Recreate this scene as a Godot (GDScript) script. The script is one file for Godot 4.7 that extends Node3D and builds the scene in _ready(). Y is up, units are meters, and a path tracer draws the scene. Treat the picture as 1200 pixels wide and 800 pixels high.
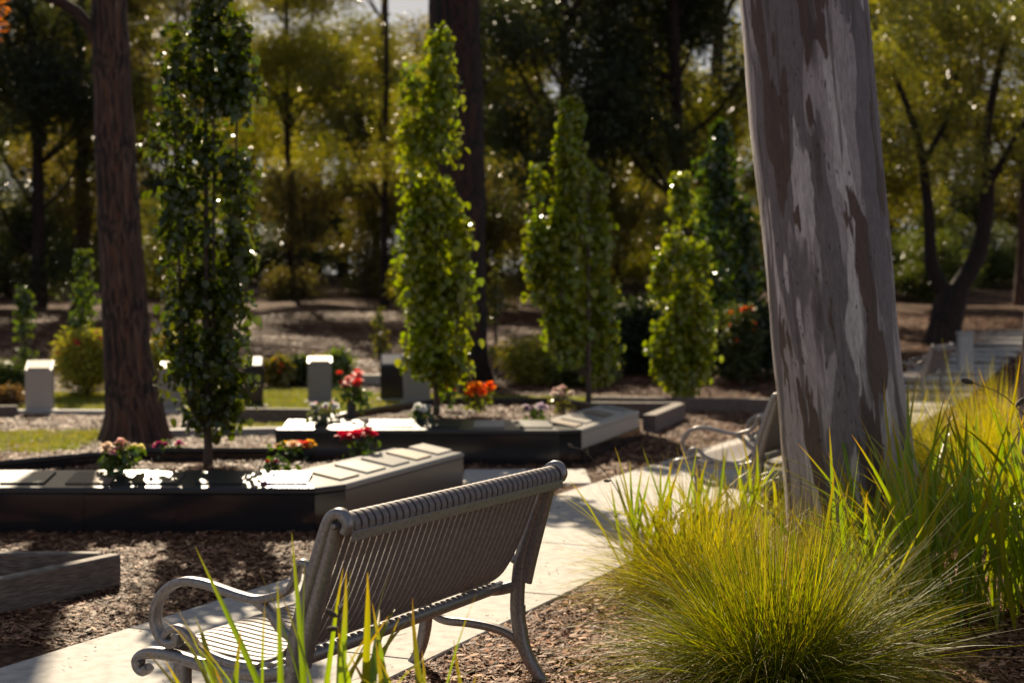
extends Node3D
# A memorial garden with a bench, raised granite beds, columnar trees and gum trees, against the sun.
# World: camera above the origin, x to the right, y up, depth d = -z.

var M := {}
var taken := {}
var rng := RandomNumberGenerator.new()
var gnoise := FastNoiseLite.new()

# ------------------------------------------------------------------ small helpers
func V(x: float, y: float, d: float) -> Vector3:
	return Vector3(x, y, -d)

func R(a: float, b: float) -> float:
	return rng.randf_range(a, b)

func lin(r: float, g: float, b: float) -> Color:
	return Color(r, g, b).linear_to_srgb()

func ground_h(x: float, d: float) -> float:
	var s := clampf(d - 21.0, 0.0, 62.0)
	var h := 0.058 * s * s / (s + 3.0)
	return h + gnoise.get_noise_2d(x * 3.0, d * 3.0) * 0.02 * clampf(d - 20.0, 0.0, 10.0) * 0.4

func numbered(called: String) -> String:
	if not taken.has(called):
		taken[called] = 0
		return called
	taken[called] += 1
	return "%s_%03d" % [called, taken[called]]

func tag(o: Node3D, label: String, category: String, group := "", kind := "") -> void:
	if label: o.set_meta("label", label)
	if category: o.set_meta("category", category)
	if group: o.set_meta("group", group)
	if kind: o.set_meta("kind", kind)

func thing(called: String, label: String, category: String, at := Vector3.ZERO, turn := 0.0, group := "") -> Node3D:
	var o := Node3D.new()
	o.name = numbered(called)
	add_child(o)
	o.position = at
	o.rotation.y = turn
	tag(o, label, category, group)
	return o

func part(parent: Node3D, called: String, m: Mesh, mat: Material, at := Transform3D.IDENTITY) -> MeshInstance3D:
	var o := MeshInstance3D.new()
	o.name = called
	o.mesh = m
	o.material_override = mat
	o.transform = at
	parent.add_child(o, true)
	return o

func multi(parent: Node3D, called: String, m: Mesh, mat: Material, xf: Array[Transform3D], cols: PackedColorArray, stuff := false) -> MultiMeshInstance3D:
	var mm := MultiMesh.new()
	mm.transform_format = MultiMesh.TRANSFORM_3D
	mm.use_colors = true
	mm.mesh = m
	mm.instance_count = xf.size()
	for i in xf.size():
		mm.set_instance_transform(i, xf[i])
		mm.set_instance_color(i, cols[i])
	var o := MultiMeshInstance3D.new()
	o.name = called
	o.multimesh = mm
	o.material_override = mat
	parent.add_child(o, true)
	if stuff: o.set_meta("kind", "stuff")
	return o

# ------------------------------------------------------------------ mesh collecting
class MB:
	var v := PackedVector3Array()
	var n := PackedVector3Array()
	var c := PackedColorArray()
	var uv := PackedVector2Array()
	var ix := PackedInt32Array()
	func vert(p: Vector3, nn: Vector3, t := Vector2.ZERO, col := Color.WHITE) -> int:
		v.append(p); n.append(nn); uv.append(t); c.append(col)
		return v.size() - 1
	func tri(a: int, b: int, d: int) -> void:
		# keeps faces turned the way their normals point (front faces run clockwise)
		var g := (v[d] - v[a]).cross(v[b] - v[a])
		if g.dot(n[a] + n[b] + n[d]) < 0.0:
			ix.append(a); ix.append(d); ix.append(b)
		else:
			ix.append(a); ix.append(b); ix.append(d)
	func quad(a: int, b: int, d: int, e: int) -> void:
		tri(a, b, d)
		tri(a, d, e)
	func face(p: Array, out: Vector3, col := Color.WHITE) -> void:
		# a flat polygon (convex), normal turned towards out
		var nn: Vector3 = (p[1] - p[0]).cross(p[2] - p[0]).normalized()
		if nn.dot(out) < 0.0: nn = -nn
		var first := -1
		var ids := []
		for q in p:
			ids.append(vert(q, nn, Vector2(q.x + q.z, q.y), col))
		for k in range(1, p.size() - 1):
			tri(ids[0], ids[k], ids[k + 1])
	func mesh() -> ArrayMesh:
		var a := []
		a.resize(Mesh.ARRAY_MAX)
		a[Mesh.ARRAY_VERTEX] = v
		a[Mesh.ARRAY_NORMAL] = n
		a[Mesh.ARRAY_COLOR] = c
		a[Mesh.ARRAY_TEX_UV] = uv
		a[Mesh.ARRAY_INDEX] = ix
		var m := ArrayMesh.new()
		m.add_surface_from_arrays(Mesh.PRIMITIVE_TRIANGLES, a)
		return m

func soup(v: PackedVector3Array, c: PackedColorArray, ix: PackedInt32Array) -> ArrayMesh:
	# thin leaves: positions, colours and faces without normals
	var a := []
	a.resize(Mesh.ARRAY_MAX)
	a[Mesh.ARRAY_VERTEX] = v
	a[Mesh.ARRAY_COLOR] = c
	a[Mesh.ARRAY_INDEX] = ix
	var m := ArrayMesh.new()
	m.add_surface_from_arrays(Mesh.PRIMITIVE_TRIANGLES, a)
	return m

func smooth(p: Array, sub: int) -> Array:
	var out := []
	for i in p.size() - 1:
		var a = p[maxi(i - 1, 0)]
		var b = p[i]
		var c = p[i + 1]
		var d = p[mini(i + 2, p.size() - 1)]
		for k in sub:
			var t := float(k) / sub
			out.append(0.5 * ((2.0 * b) + (c - a) * t + (2.0 * a - 5.0 * b + 4.0 * c - d) * t * t + (3.0 * b - a - 3.0 * c + d) * t * t * t))
	out.append(p[-1])
	return out

func add_tube(mb: MB, p: Array, r: Array, sides: int, wobble := 0.0, seed_at := 0.0, cap := true, col := Color.WHITE) -> void:
	var count := p.size()
	var t0: Vector3 = (p[1] - p[0]).normalized()
	var side := t0.cross(Vector3(0, 0, 1))
	if side.length() < 0.1: side = t0.cross(Vector3(1, 0, 0))
	side = side.normalized()
	var base := mb.v.size()
	var run := 0.0
	for i in count:
		var t: Vector3 = (p[mini(i + 1, count - 1)] - p[maxi(i - 1, 0)]).normalized()
		side = (side - t * side.dot(t)).normalized()
		var up := t.cross(side)
		if i > 0: run += (p[i] - p[i - 1]).length()
		for k in sides + 1:
			var a := TAU * k / sides
			var dir := side * cos(a) + up * sin(a)
			var rad: float = r[i]
			if wobble > 0.0:
				var q: Vector3 = p[i] + dir * rad
				rad *= 1.0 + wobble * gnoise.get_noise_3d(q.x * 60.0 + seed_at, q.y * 22.0, q.z * 60.0)
			mb.vert(p[i] + dir * rad, dir, Vector2(float(k) / sides, run), col)
	for i in count - 1:
		for k in sides:
			var a := base + i * (sides + 1) + k
			mb.quad(a, a + 1, a + sides + 2, a + sides + 1)
	if cap:
		for e in [0, count - 1]:
			var t: Vector3 = (p[1] - p[0]).normalized() * -1.0 if e == 0 else (p[-1] - p[-2]).normalized()
			var ids := []
			for k in sides:
				ids.append(mb.vert(mb.v[base + e * (sides + 1) + k], t, Vector2.ZERO, col))
			for k in range(1, sides - 1):
				mb.tri(ids[0], ids[k], ids[k + 1])

func box_mesh(size: Vector3, bevel: float, origin := Vector3.ZERO) -> ArrayMesh:
	# a box with chamfered edges, centred on origin
	var mb := MB.new()
	add_box(mb, size, bevel, Transform3D(Basis.IDENTITY, origin))
	return mb.mesh()

func add_box(mb: MB, size: Vector3, bevel: float, at := Transform3D.IDENTITY, col := Color.WHITE) -> void:
	var h := size * 0.5
	var b := bevel
	var ax := [Vector3.RIGHT, Vector3.UP, Vector3.BACK]
	for k in 3:
		for s in [-1.0, 1.0]:
			var n: Vector3 = ax[k] * s
			var a: Vector3 = ax[(k + 1) % 3]
			var c: Vector3 = ax[(k + 2) % 3]
			var ha := absf(h.dot(a)) - b
			var hc := absf(h.dot(c)) - b
			var o: Vector3 = n * absf(h.dot(n))
			mb.face([at * (o + a * ha + c * hc), at * (o - a * ha + c * hc), at * (o - a * ha - c * hc), at * (o + a * ha - c * hc)], at.basis * n, col)
			for s2 in [-1.0, 1.0]:
				var m: Vector3 = a * s2
				var ho := absf(h.dot(n))
				var hm := absf(h.dot(a))
				mb.face([at * (n * ho + m * (hm - b) + c * hc), at * (n * ho + m * (hm - b) - c * hc), at * (n * (ho - b) + m * hm - c * hc), at * (n * (ho - b) + m * hm + c * hc)], at.basis * (n + m), col)
	for sx in [-1.0, 1.0]:
		for sy in [-1.0, 1.0]:
			for sz in [-1.0, 1.0]:
				var s := Vector3(sx, sy, sz)
				mb.face([at * (s * Vector3(h.x, h.y - b, h.z - b)), at * (s * Vector3(h.x - b, h.y, h.z - b)), at * (s * Vector3(h.x - b, h.y - b, h.z))], at.basis * s, col)

# ------------------------------------------------------------------ materials
func noise(freq: float, octaves := 4, kind := FastNoiseLite.TYPE_SIMPLEX_SMOOTH, sd := 1) -> FastNoiseLite:
	var f := FastNoiseLite.new()
	f.noise_type = kind
	f.frequency = freq
	f.fractal_octaves = octaves
	f.seed = sd
	return f

func noise_tex(f: FastNoiseLite, stops: Array, size := 512) -> NoiseTexture2D:
	var t := NoiseTexture2D.new()
	t.width = size
	t.height = size
	t.seamless = true
	t.noise = f
	if stops:
		var g := Gradient.new()
		var o := PackedFloat32Array()
		var c := PackedColorArray()
		for s in stops:
			o.append(s[0])
			c.append(s[1])
		g.offsets = o
		g.colors = c
		t.color_ramp = g
	return t

func solid(col: Color, rough: float, metal := 0.0) -> StandardMaterial3D:
	var m := StandardMaterial3D.new()
	m.albedo_color = col
	m.roughness = rough
	m.metallic = metal
	return m

func triplanar(tex: Texture2D, scale: float, rough: float, bump: Texture2D = null, bump_cm := 0.0) -> StandardMaterial3D:
	var m := StandardMaterial3D.new()
	m.albedo_texture = tex
	m.roughness = rough
	m.uv1_triplanar = true
	m.uv1_world_triplanar = true
	m.uv1_scale = Vector3.ONE * scale
	if bump:
		m.heightmap_enabled = true
		m.heightmap_texture = bump
		m.heightmap_scale = bump_cm
	return m

func leafy(rough: float, through: Color, spec := 0.5) -> StandardMaterial3D:
	var m := StandardMaterial3D.new()
	m.vertex_color_use_as_albedo = true
	m.roughness = rough
	m.metallic_specular = spec
	m.backlight_enabled = true
	m.backlight = through
	m.cull_mode = BaseMaterial3D.CULL_DISABLED
	return m

func gum_bark_texture() -> Array:
	var w := 640
	var h := 1024
	var im := Image.create(w, h, false, Image.FORMAT_RGB8)
	var bump := Image.create(w, h, false, Image.FORMAT_RGB8)
	var warp := noise(1.0, 3, FastNoiseLite.TYPE_SIMPLEX_SMOOTH, 4)
	var big := noise(1.0, 4, FastNoiseLite.TYPE_SIMPLEX_SMOOTH, 7)
	var mid := noise(1.0, 3, FastNoiseLite.TYPE_SIMPLEX_SMOOTH, 15)
	var fine := noise(1.0, 3, FastNoiseLite.TYPE_SIMPLEX_SMOOTH, 23)
	var pale := Color(0.585, 0.55, 0.555)
	var grey := Color(0.385, 0.355, 0.365)
	var brown := Color(0.30, 0.235, 0.205)
	var cream := Color(0.74, 0.715, 0.71)
	var stain := Color(0.27, 0.235, 0.225)
	for y in h:
		for x in w:
			var a := TAU * x / w
			var q := Vector3(cos(a) * 1.0, y * 6.0 / h, sin(a) * 1.0)
			var wv := warp.get_noise_3d(q.x * 2.2, q.y * 1.0, q.z * 2.2)
			var n1 := big.get_noise_3d(q.x * 0.95 + wv * 0.3, q.y * 0.36 + wv * 0.15, q.z * 0.95)
			var n2 := mid.get_noise_3d(q.x * 1.3 + wv * 0.35, q.y * 0.38 + 9.0, q.z * 1.3 + wv * 0.25)
			var n3 := mid.get_noise_3d(q.x * 1.7 - wv * 0.3, q.y * 0.42 + 31.0, q.z * 1.7)
			var f := fine.get_noise_3d(q.x * 16.0, q.y * 6.0, q.z * 16.0)
			var g := fine.get_noise_3d(q.x * 50.0, q.y * 12.0 + 5.0, q.z * 50.0)
			var streak := fine.get_noise_3d(q.x * 5.0, q.y * 0.55 + 11.0, q.z * 5.0)
			var a_grey := smoothstep(0.0, 0.10, n1 + f * 0.06)
			var a_cream := smoothstep(0.26, 0.34, n3 + f * 0.05)
			var a_brown := smoothstep(0.17, 0.215, n2 + f * 0.08)
			var c := pale.lerp(grey, a_grey * 0.9).lerp(cream, a_cream * 0.75).lerp(brown, a_brown * 0.92)
			c = c.lerp(stain, smoothstep(0.18, 0.50, streak) * 0.6)
			var e := 0.55 + a_grey * 0.07 - a_cream * 0.15 + a_brown * 0.28
			var k := 1.0 + f * 0.13 + g * 0.16
			var spot := fine.get_noise_3d(q.x * 9.0 + 40.0, q.y * 6.0, q.z * 9.0)
			if spot > 0.56: k *= 0.6
			im.set_pixel(x, y, Color(clampf(c.r * k, 0, 1), clampf(c.g * k, 0, 1), clampf(c.b * k, 0, 1)))
			var hh := clampf(e + f * 0.10 + g * 0.06, 0.0, 1.0)
			bump.set_pixel(x, y, Color(hh, hh, hh))
	return [ImageTexture.create_from_image(im), ImageTexture.create_from_image(bump)]

func rough_bark_texture() -> Array:
	var w := 384
	var h := 512
	var im := Image.create(w, h, false, Image.FORMAT_RGB8)
	var bump := Image.create(w, h, false, Image.FORMAT_RGB8)
	var a1 := noise(1.0, 4, FastNoiseLite.TYPE_SIMPLEX_SMOOTH, 41)
	var a2 := noise(1.0, 3, FastNoiseLite.TYPE_SIMPLEX_SMOOTH, 43)
	for y in h:
		for x in w:
			var a := TAU * x / w
			var b := TAU * y / h
			var q := Vector3(cos(a), sin(a), cos(b) * 0.5)
			var z := sin(b) * 0.5
			var r := 1.0 - absf(a1.get_noise_3d(q.x * 3.4 + z * 0.8, q.y * 3.4 + q.z * 0.5, q.z * 1.4 + z * 1.2)) * 2.6
			var s := a2.get_noise_3d(q.x * 9.0, q.y * 9.0 + z * 5.0, q.z * 6.0)
			var t := a2.get_noise_3d(q.x * 1.2 + 7.0, q.y * 1.2, q.z * 2.0 + z)
			var hgt := clampf(1.0 - maxf(r, 0.0) * 0.8 + s * 0.25, 0.0, 1.0)
			var c := Color(0.16, 0.115, 0.09).lerp(Color(0.43, 0.335, 0.285), hgt)
			c = c.lerp(Color(0.40, 0.25, 0.18), clampf(t * 1.6, 0.0, 0.7))
			var u := a1.get_noise_3d(q.x * 1.7 + 20.0, q.y * 1.7, q.z * 1.6 + z * 1.6)
			c = c.lerp(Color(0.085, 0.065, 0.06), smoothstep(0.02, 0.22, u) * 0.8)
			im.set_pixel(x, y, c)
			bump.set_pixel(x, y, Color(hgt, hgt, hgt))
	return [ImageTexture.create_from_image(im), ImageTexture.create_from_image(bump)]

func make_materials() -> void:
	var fine := noise_tex(noise(0.035, 5, FastNoiseLite.TYPE_SIMPLEX_SMOOTH, 3), [])
	M.fine = fine
	var soil := noise_tex(noise(0.03, 5, FastNoiseLite.TYPE_SIMPLEX_SMOOTH, 11), [[0.0, lin(0.04, 0.022, 0.014)], [0.45, lin(0.11, 0.062, 0.04)], [0.7, lin(0.19, 0.115, 0.078)], [1.0, lin(0.31, 0.21, 0.15)]], 1024)
	M.ground = triplanar(soil, 0.45, 0.95, fine, 4.0)
	M.ground.metallic_specular = 0.2
	var patch := noise_tex(noise(0.012, 3, FastNoiseLite.TYPE_SIMPLEX_SMOOTH, 19), [[0.0, Color(0.62, 0.58, 0.52)], [0.5, Color(0.86, 0.84, 0.82)], [1.0, Color(1.0, 1.0, 1.0)]])
	M.ground.detail_enabled = true
	M.ground.detail_albedo = patch
	M.ground.detail_blend_mode = BaseMaterial3D.BLEND_MODE_MUL
	M.ground.detail_uv_layer = BaseMaterial3D.DETAIL_UV_2
	M.ground.uv2_triplanar = true
	M.ground.uv2_world_triplanar = true
	M.ground.uv2_scale = Vector3.ONE * 0.11
	var conc := noise_tex(noise(0.02, 6, FastNoiseLite.TYPE_SIMPLEX_SMOOTH, 29), [[0.0, lin(0.27, 0.25, 0.225)], [0.4, lin(0.38, 0.355, 0.325)], [0.65, lin(0.43, 0.405, 0.37)], [1.0, lin(0.50, 0.475, 0.44)]], 1024)
	M.concrete = triplanar(conc, 0.5, 0.8, fine, 0.25)
	M.concrete.detail_enabled = true
	M.concrete.detail_albedo = noise_tex(noise(0.16, 3, FastNoiseLite.TYPE_SIMPLEX, 31), [[0.0, Color(0.74, 0.73, 0.72)], [0.35, Color(0.94, 0.93, 0.92)], [1.0, Color(1, 1, 1)]])
	M.concrete.detail_blend_mode = BaseMaterial3D.BLEND_MODE_MUL
	M.concrete.detail_uv_layer = BaseMaterial3D.DETAIL_UV_2
	M.concrete.uv2_triplanar = true
	M.concrete.uv2_world_triplanar = true
	M.concrete.uv2_scale = Vector3.ONE * 1.3
	var gran := noise_tex(noise(0.22, 3, FastNoiseLite.TYPE_SIMPLEX, 37), [[0.0, lin(0.008, 0.008, 0.009)], [0.6, lin(0.016, 0.016, 0.018)], [0.85, lin(0.03, 0.03, 0.034)], [1.0, lin(0.07, 0.07, 0.075)]])
	M.black_granite = triplanar(gran, 2.2, 0.12)
	M.black_granite_top = triplanar(gran, 2.2, 0.34)
	var grey := noise_tex(noise(0.2, 3, FastNoiseLite.TYPE_SIMPLEX, 38), [[0.0, lin(0.10, 0.095, 0.09)], [0.5, lin(0.20, 0.19, 0.18)], [1.0, lin(0.36, 0.345, 0.33)]])
	M.grey_granite = triplanar(grey, 2.2, 0.38)
	var warm := noise_tex(noise(0.2, 3, FastNoiseLite.TYPE_SIMPLEX, 39), [[0.0, lin(0.22, 0.195, 0.165)], [0.5, lin(0.34, 0.31, 0.27)], [1.0, lin(0.5, 0.46, 0.42)]])
	M.warm_granite = triplanar(warm, 2.2, 0.42)
	M.bronze = triplanar(noise_tex(noise(0.05, 4, FastNoiseLite.TYPE_SIMPLEX_SMOOTH, 45), [[0.0, lin(0.10, 0.07, 0.045)], [1.0, lin(0.26, 0.20, 0.14)]]), 2.0, 0.6)
	M.bronze.metallic = 0.2
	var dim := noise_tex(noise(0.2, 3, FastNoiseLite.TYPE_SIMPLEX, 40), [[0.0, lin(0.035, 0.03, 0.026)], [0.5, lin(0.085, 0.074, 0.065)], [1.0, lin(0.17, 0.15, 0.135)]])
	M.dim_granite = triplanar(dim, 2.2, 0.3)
	M.purple_stone = solid(lin(0.13, 0.03, 0.10), 0.35)
	var wood := noise_tex(noise(0.03, 5, FastNoiseLite.TYPE_SIMPLEX_SMOOTH, 47), [[0.0, lin(0.06, 0.045, 0.035)], [0.5, lin(0.13, 0.10, 0.08)], [1.0, lin(0.24, 0.20, 0.165)]])
	M.timber = triplanar(wood, 1.0, 0.8, fine, 0.6)
	M.timber.uv1_scale = Vector3(0.6, 3.0, 0.6)
	# cast and strip metal of the bench: weathered grey-bronze paint
	var metal := noise_tex(noise(0.05, 5, FastNoiseLite.TYPE_SIMPLEX_SMOOTH, 53), [[0.0, lin(0.12, 0.108, 0.105)], [0.45, lin(0.215, 0.20, 0.198)], [0.75, lin(0.25, 0.235, 0.235)], [1.0, lin(0.33, 0.315, 0.31)]])
	M.bench = triplanar(metal, 2.4, 0.36)
	M.bench.metallic = 0.55
	M.bench.uv1_world_triplanar = false
	M.bench_slat = triplanar(metal, 1.7, 0.58)
	M.bench_slat.metallic = 0.2
	M.bench_slat.metallic_specular = 0.35
	M.bench_slat.albedo_color = Color(0.92, 0.89, 0.88)
	var g := gum_bark_texture()
	M.gum = StandardMaterial3D.new()
	M.gum.albedo_texture = g[0]
	M.gum.roughness = 0.75
	M.gum.uv1_scale = Vector3(1, 0.22, 1)
	M.gum.heightmap_enabled = true
	M.gum.heightmap_texture = g[1]
	M.gum.heightmap_scale = 1.1
	M.gum_pale = M.gum.duplicate()
	M.gum_pale.uv1_scale = Vector3(0.5, 0.4, 1)
	M.gum_pale.albedo_color = Color(1.0, 0.95, 0.9)
	var b := rough_bark_texture()
	M.bark = StandardMaterial3D.new()
	M.bark.albedo_texture = b[0]
	M.bark.roughness = 0.9
	M.bark.uv1_scale = Vector3(2, 0.55, 1)
	M.bark.heightmap_enabled = true
	M.bark.heightmap_texture = b[1]
	M.bark.heightmap_scale = 2.5
	M.bark_dark = M.bark.duplicate()
	M.bark_dark.albedo_color = Color(0.62, 0.56, 0.54)
	M.bark_grey = M.bark.duplicate()
	M.bark_grey.albedo_color = Color(1.0, 0.97, 0.95)
	M.bark_grey.uv1_scale = Vector3(1, 0.4, 1)
	M.stem = solid(lin(0.06, 0.042, 0.03), 0.85)
	M.leaf = leafy(0.34, Color(1.0, 0.98, 0.55))          # gum foliage
	M.gloss_leaf = leafy(0.18, Color(1.0, 1.0, 0.4), 0.6)  # broad glossy leaves
	M.grass = leafy(0.5, Color(1.0, 1.0, 0.4), 0.35)
	M.strap = leafy(0.36, Color(1.0, 1.0, 0.45))
	M.litter = StandardMaterial3D.new()
	M.litter.vertex_color_use_as_albedo = true
	M.litter.roughness = 0.62
	M.litter.metallic_specular = 0.22
	M.litter.cull_mode = BaseMaterial3D.CULL_DISABLED
	M.petal = leafy(0.5, Color(0.9, 0.9, 0.9))
	M.vase = solid(lin(0.03, 0.03, 0.035), 0.25)
	M.white_vase = solid(lin(0.6, 0.6, 0.58), 0.3)
	M.post_white = triplanar(conc, 0.8, 0.6)
	M.post_white.albedo_color = Color(1, 1, 1)

# ------------------------------------------------------------------ leaves and crowns
func spray(sd: int, count: int, rad: float, length: float, width: float, droop: float) -> ArrayMesh:
	# a twig end: folded lance-shaped leaves round a point
	rng.seed = sd
	var v := PackedVector3Array()
	var c := PackedColorArray()
	var ix := PackedInt32Array()
	for k in count:
		var o := Vector3(R(-1, 1), R(-1, 1), R(-1, 1)).limit_length(1.0) * rad
		var dir := (Vector3(R(-1, 1), R(-0.6, 0.6) - droop, R(-1, 1))).normalized()
		var side := dir.cross(Vector3(R(-1, 1), R(-1, 1), R(-1, 1)).normalized()).normalized()
		var fold := dir.cross(side) * width * 0.3
		var l := length * R(0.7, 1.3)
		var w := width * R(0.8, 1.2)
		var s := R(0.72, 1.25)
		var col := Color(s * R(0.9, 1.12), s, s * R(0.8, 1.1))
		var b := v.size()
		v.append(o); v.append(o + dir * l * 0.42 + side * w * 0.5 + fold); v.append(o + dir * l); v.append(o + dir * l * 0.42 - side * w * 0.5 + fold)
		for q in 4: c.append(col)
		ix.append_array([b, b + 1, b + 2, b, b + 2, b + 3])
	return soup(v, c, ix)

func broad_spray(sd: int, count: int, rad: float, size: float) -> ArrayMesh:
	# a twig end with rounded, slightly cupped, pointed leaves
	rng.seed = sd
	var v := PackedVector3Array()
	var c := PackedColorArray()
	var ix := PackedInt32Array()
	for k in count:
		var o := Vector3(R(-1, 1), R(-1, 1), R(-1, 1)).limit_length(1.0) * rad
		var n := (o.normalized() * 0.8 + Vector3(R(-1, 1), R(-0.2, 1.2), R(-1, 1))).normalized()
		var dir := n.cross(Vector3(R(-1, 1), R(-1, 1), R(-1, 1))).normalized()
		dir = (dir + Vector3(0, -0.45, 0)).normalized()
		var side := dir.cross(n).normalized()
		n = side.cross(dir).normalized()
		var l := size * R(0.75, 1.25)
		var s := R(0.75, 1.25)
		var col := Color(s * R(0.92, 1.1), s, s * R(0.8, 1.1))
		var b := v.size()
		for q in [[0.0, 0.0, 0.0], [0.12, 0.36, 0.10], [0.45, 0.46, 0.12], [0.78, 0.26, 0.04], [1.0, 0.0, -0.10], [0.78, -0.26, 0.04], [0.45, -0.46, 0.12], [0.12, -0.36, 0.10], [0.5, 0.0, -0.02]]:
			v.append(o + dir * q[0] * l + side * q[1] * l + n * q[2] * l)
			c.append(col)
		for q in 8: ix.append_array([b + 8, b + q, b + (q + 1) % 8])
	return soup(v, c, ix)

func turned(at: Vector3, size: float, tilt: float) -> Transform3D:
	var bs := Basis(Vector3.UP, R(0, TAU)) * Basis(Vector3(R(-1, 1), 0, R(-1, 1)).normalized(), R(-tilt, tilt))
	return Transform3D(bs.scaled(Vector3.ONE * size), at)

func crown(tree: Node3D, called: String, blobs: Array, count: int, m: Mesh, mat: Material, col: Color, vary: float, size: float, sd: int, gaps := 0.0, hollow := 0.45) -> void:
	# twig ends spread through lumps; each lump is [centre, half sizes]
	rng.seed = sd
	var xf: Array[Transform3D] = []
	var cols := PackedColorArray()
	var total := 0.0
	for b in blobs: total += b[1].x * b[1].y + b[1].y * b[1].z + b[1].x * b[1].z
	for b in blobs:
		var e: Vector3 = b[1]
		var n := int(count * (e.x * e.y + e.y * e.z + e.x * e.z) / total)
		var tone := R(1.0 - vary, 1.0 + vary)
		for k in n:
			var dir := Vector3(R(-1, 1), R(-1, 1), R(-1, 1))
			while dir.length() > 1.0 or dir.length() < 0.05: dir = Vector3(R(-1, 1), R(-1, 1), R(-1, 1))
			dir = dir.normalized() * pow(R(0.02, 1.0), hollow)
			var p: Vector3 = b[0] + dir * e
			if gaps > 0.0 and gnoise.get_noise_3d(p.x * 14.0 / maxf(e.x, 0.3) + sd, p.y * 14.0 / maxf(e.x, 0.3), p.z * 14.0 / maxf(e.x, 0.3)) > 0.45 - gaps: continue
			xf.append(turned(p, size * R(0.75, 1.3), 0.6))
			var s := tone * R(0.8, 1.2)
			cols.append(Color(col.r * s * R(0.9, 1.15), col.g * s, col.b * s))
	multi(tree, called, m, mat, xf, cols, true)

# ------------------------------------------------------------------ trees
func trunk_mesh(p: Array, r: Array, sides: int, wobble: float, limbs := [], sd := 0.0) -> ArrayMesh:
	var mb := MB.new()
	add_tube(mb, p, r, sides, wobble, sd)
	for l in limbs:
		add_tube(mb, smooth(l[0], 4), ramp(l[1], l[2], (l[0].size() - 1) * 4 + 1), maxi(6, sides / 2), wobble, sd + 3.0)
	return mb.mesh()

func ramp(a: float, b: float, n: int) -> Array:
	var out := []
	for k in n: out.append(lerpf(a, b, float(k) / (n - 1)))
	return out

func forest_tree(called: String, label: String, x: float, d: float, height: float, rad: float, blobs: Array, count: int, col: Color, mat: Material, sd: int, size := 1.0, group := "", gaps := 0.12) -> Node3D:
	var at := V(x, ground_h(x, d) - 0.05, d)
	var t := thing(called, label, "tree", at, 0.0, group)
	rng.seed = sd * 77 + 5
	var lean := R(-0.04, 0.04)
	var p := []
	var r := []
	for k in 9:
		var f := k / 8.0
		p.append(Vector3(lean * height * f * f + sin(f * 5.0 + sd) * rad * 0.5 * f, height * f, R(-0.1, 0.1) * rad))
		r.append(rad * (1.25 if k == 0 else 1.0) * lerpf(1.0, 0.3, f))
	var limbs := []
	for b in blobs:
		var c: Vector3 = b[0]
		var f := clampf((c.y - absf(c.x) * 0.7 - b[1].y * 0.5) / height, 0.2, 0.92)
		var s: Vector3 = p[int(f * 8.0)]
		if (c - s).length() > 0.6:
			limbs.append([[s, s.lerp(c, 0.5) + Vector3(0, -0.15, 0), c + Vector3(0, b[1].y * 0.3, 0)], rad * 0.34, rad * 0.08])
	part(t, "trunk", trunk_mesh(p, r, 10, 0.12, limbs, sd), mat)
	var m: Mesh = M.sprays[sd % 3]
	crown(t, "crown", blobs, count, m, M.leaf, col, 0.45, size, sd * 13 + 1, gaps)
	return t

func columnar_tree(called: String, label: String, at: Vector3, stem_h: float, lobes: Array, count: int, col: Color, sd: int, size := 1.0, group := "", mat: Material = null) -> Node3D:
	# lobes: [x, z, bottom, top, half width] of upright leafy columns
	var t := thing(called, label, "tree", at, 0.0, group)
	var limbs := []
	var top := 0.0
	for l in lobes: top = maxf(top, l[3])
	for l in lobes:
		limbs.append([[Vector3(0, stem_h, 0), Vector3(l[0] * 0.7, stem_h + 0.35, l[1] * 0.7), Vector3(l[0], lerpf(l[2], l[3], 0.5), l[1]), Vector3(l[0], l[3] * 0.96, l[1])], 0.02, 0.005])
	part(t, "trunk", trunk_mesh([Vector3(0, -0.05, 0), Vector3(0.008, stem_h * 0.5, 0), Vector3(0, stem_h, 0), Vector3(0, top * 0.8, 0)], [0.042, 0.034, 0.03, 0.008], 8, 0.1, limbs, sd), M.stem)
	rng.seed = sd
	var xf: Array[Transform3D] = []
	var cols := PackedColorArray()
	var total := 0.0
	for l in lobes: total += (l[3] - l[2]) * l[4]
	for l in lobes:
		for k in int(count * (l[3] - l[2]) * l[4] / total):
			var f := R(0.0, 1.0)
			var shape := minf(1.0, minf(pow(f * 6.0 + 0.12, 0.6), pow((1.0 - f) * 2.6 + 0.05, 0.75)))
			var ang := R(0, TAU)
			var bulge := 0.76 + 0.85 * gnoise.get_noise_3d(cos(ang) * 30.0 + sd * 9.0, f * (l[3] - l[2]) * 42.0, sin(ang) * 30.0)
			var rr: float = l[4] * shape * bulge * pow(R(0.05, 1.0), 0.4)
			var y := lerpf(l[2], l[3], f)
			var p := Vector3(l[0] + cos(ang) * rr, y, l[1] + sin(ang) * rr)
			if gnoise.get_noise_3d(p.x * 40.0 + sd, p.y * 40.0, p.z * 40.0) > 0.22: continue
			xf.append(turned(p, size * R(0.75, 1.2), 0.5))
			var s := R(0.75, 1.25)
			cols.append(Color(col.r * s * R(0.85, 1.2), col.g * s, col.b * s))
	multi(t, "crown", M.broad, mat if mat else M.gloss_leaf, xf, cols, true)
	return t

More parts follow.
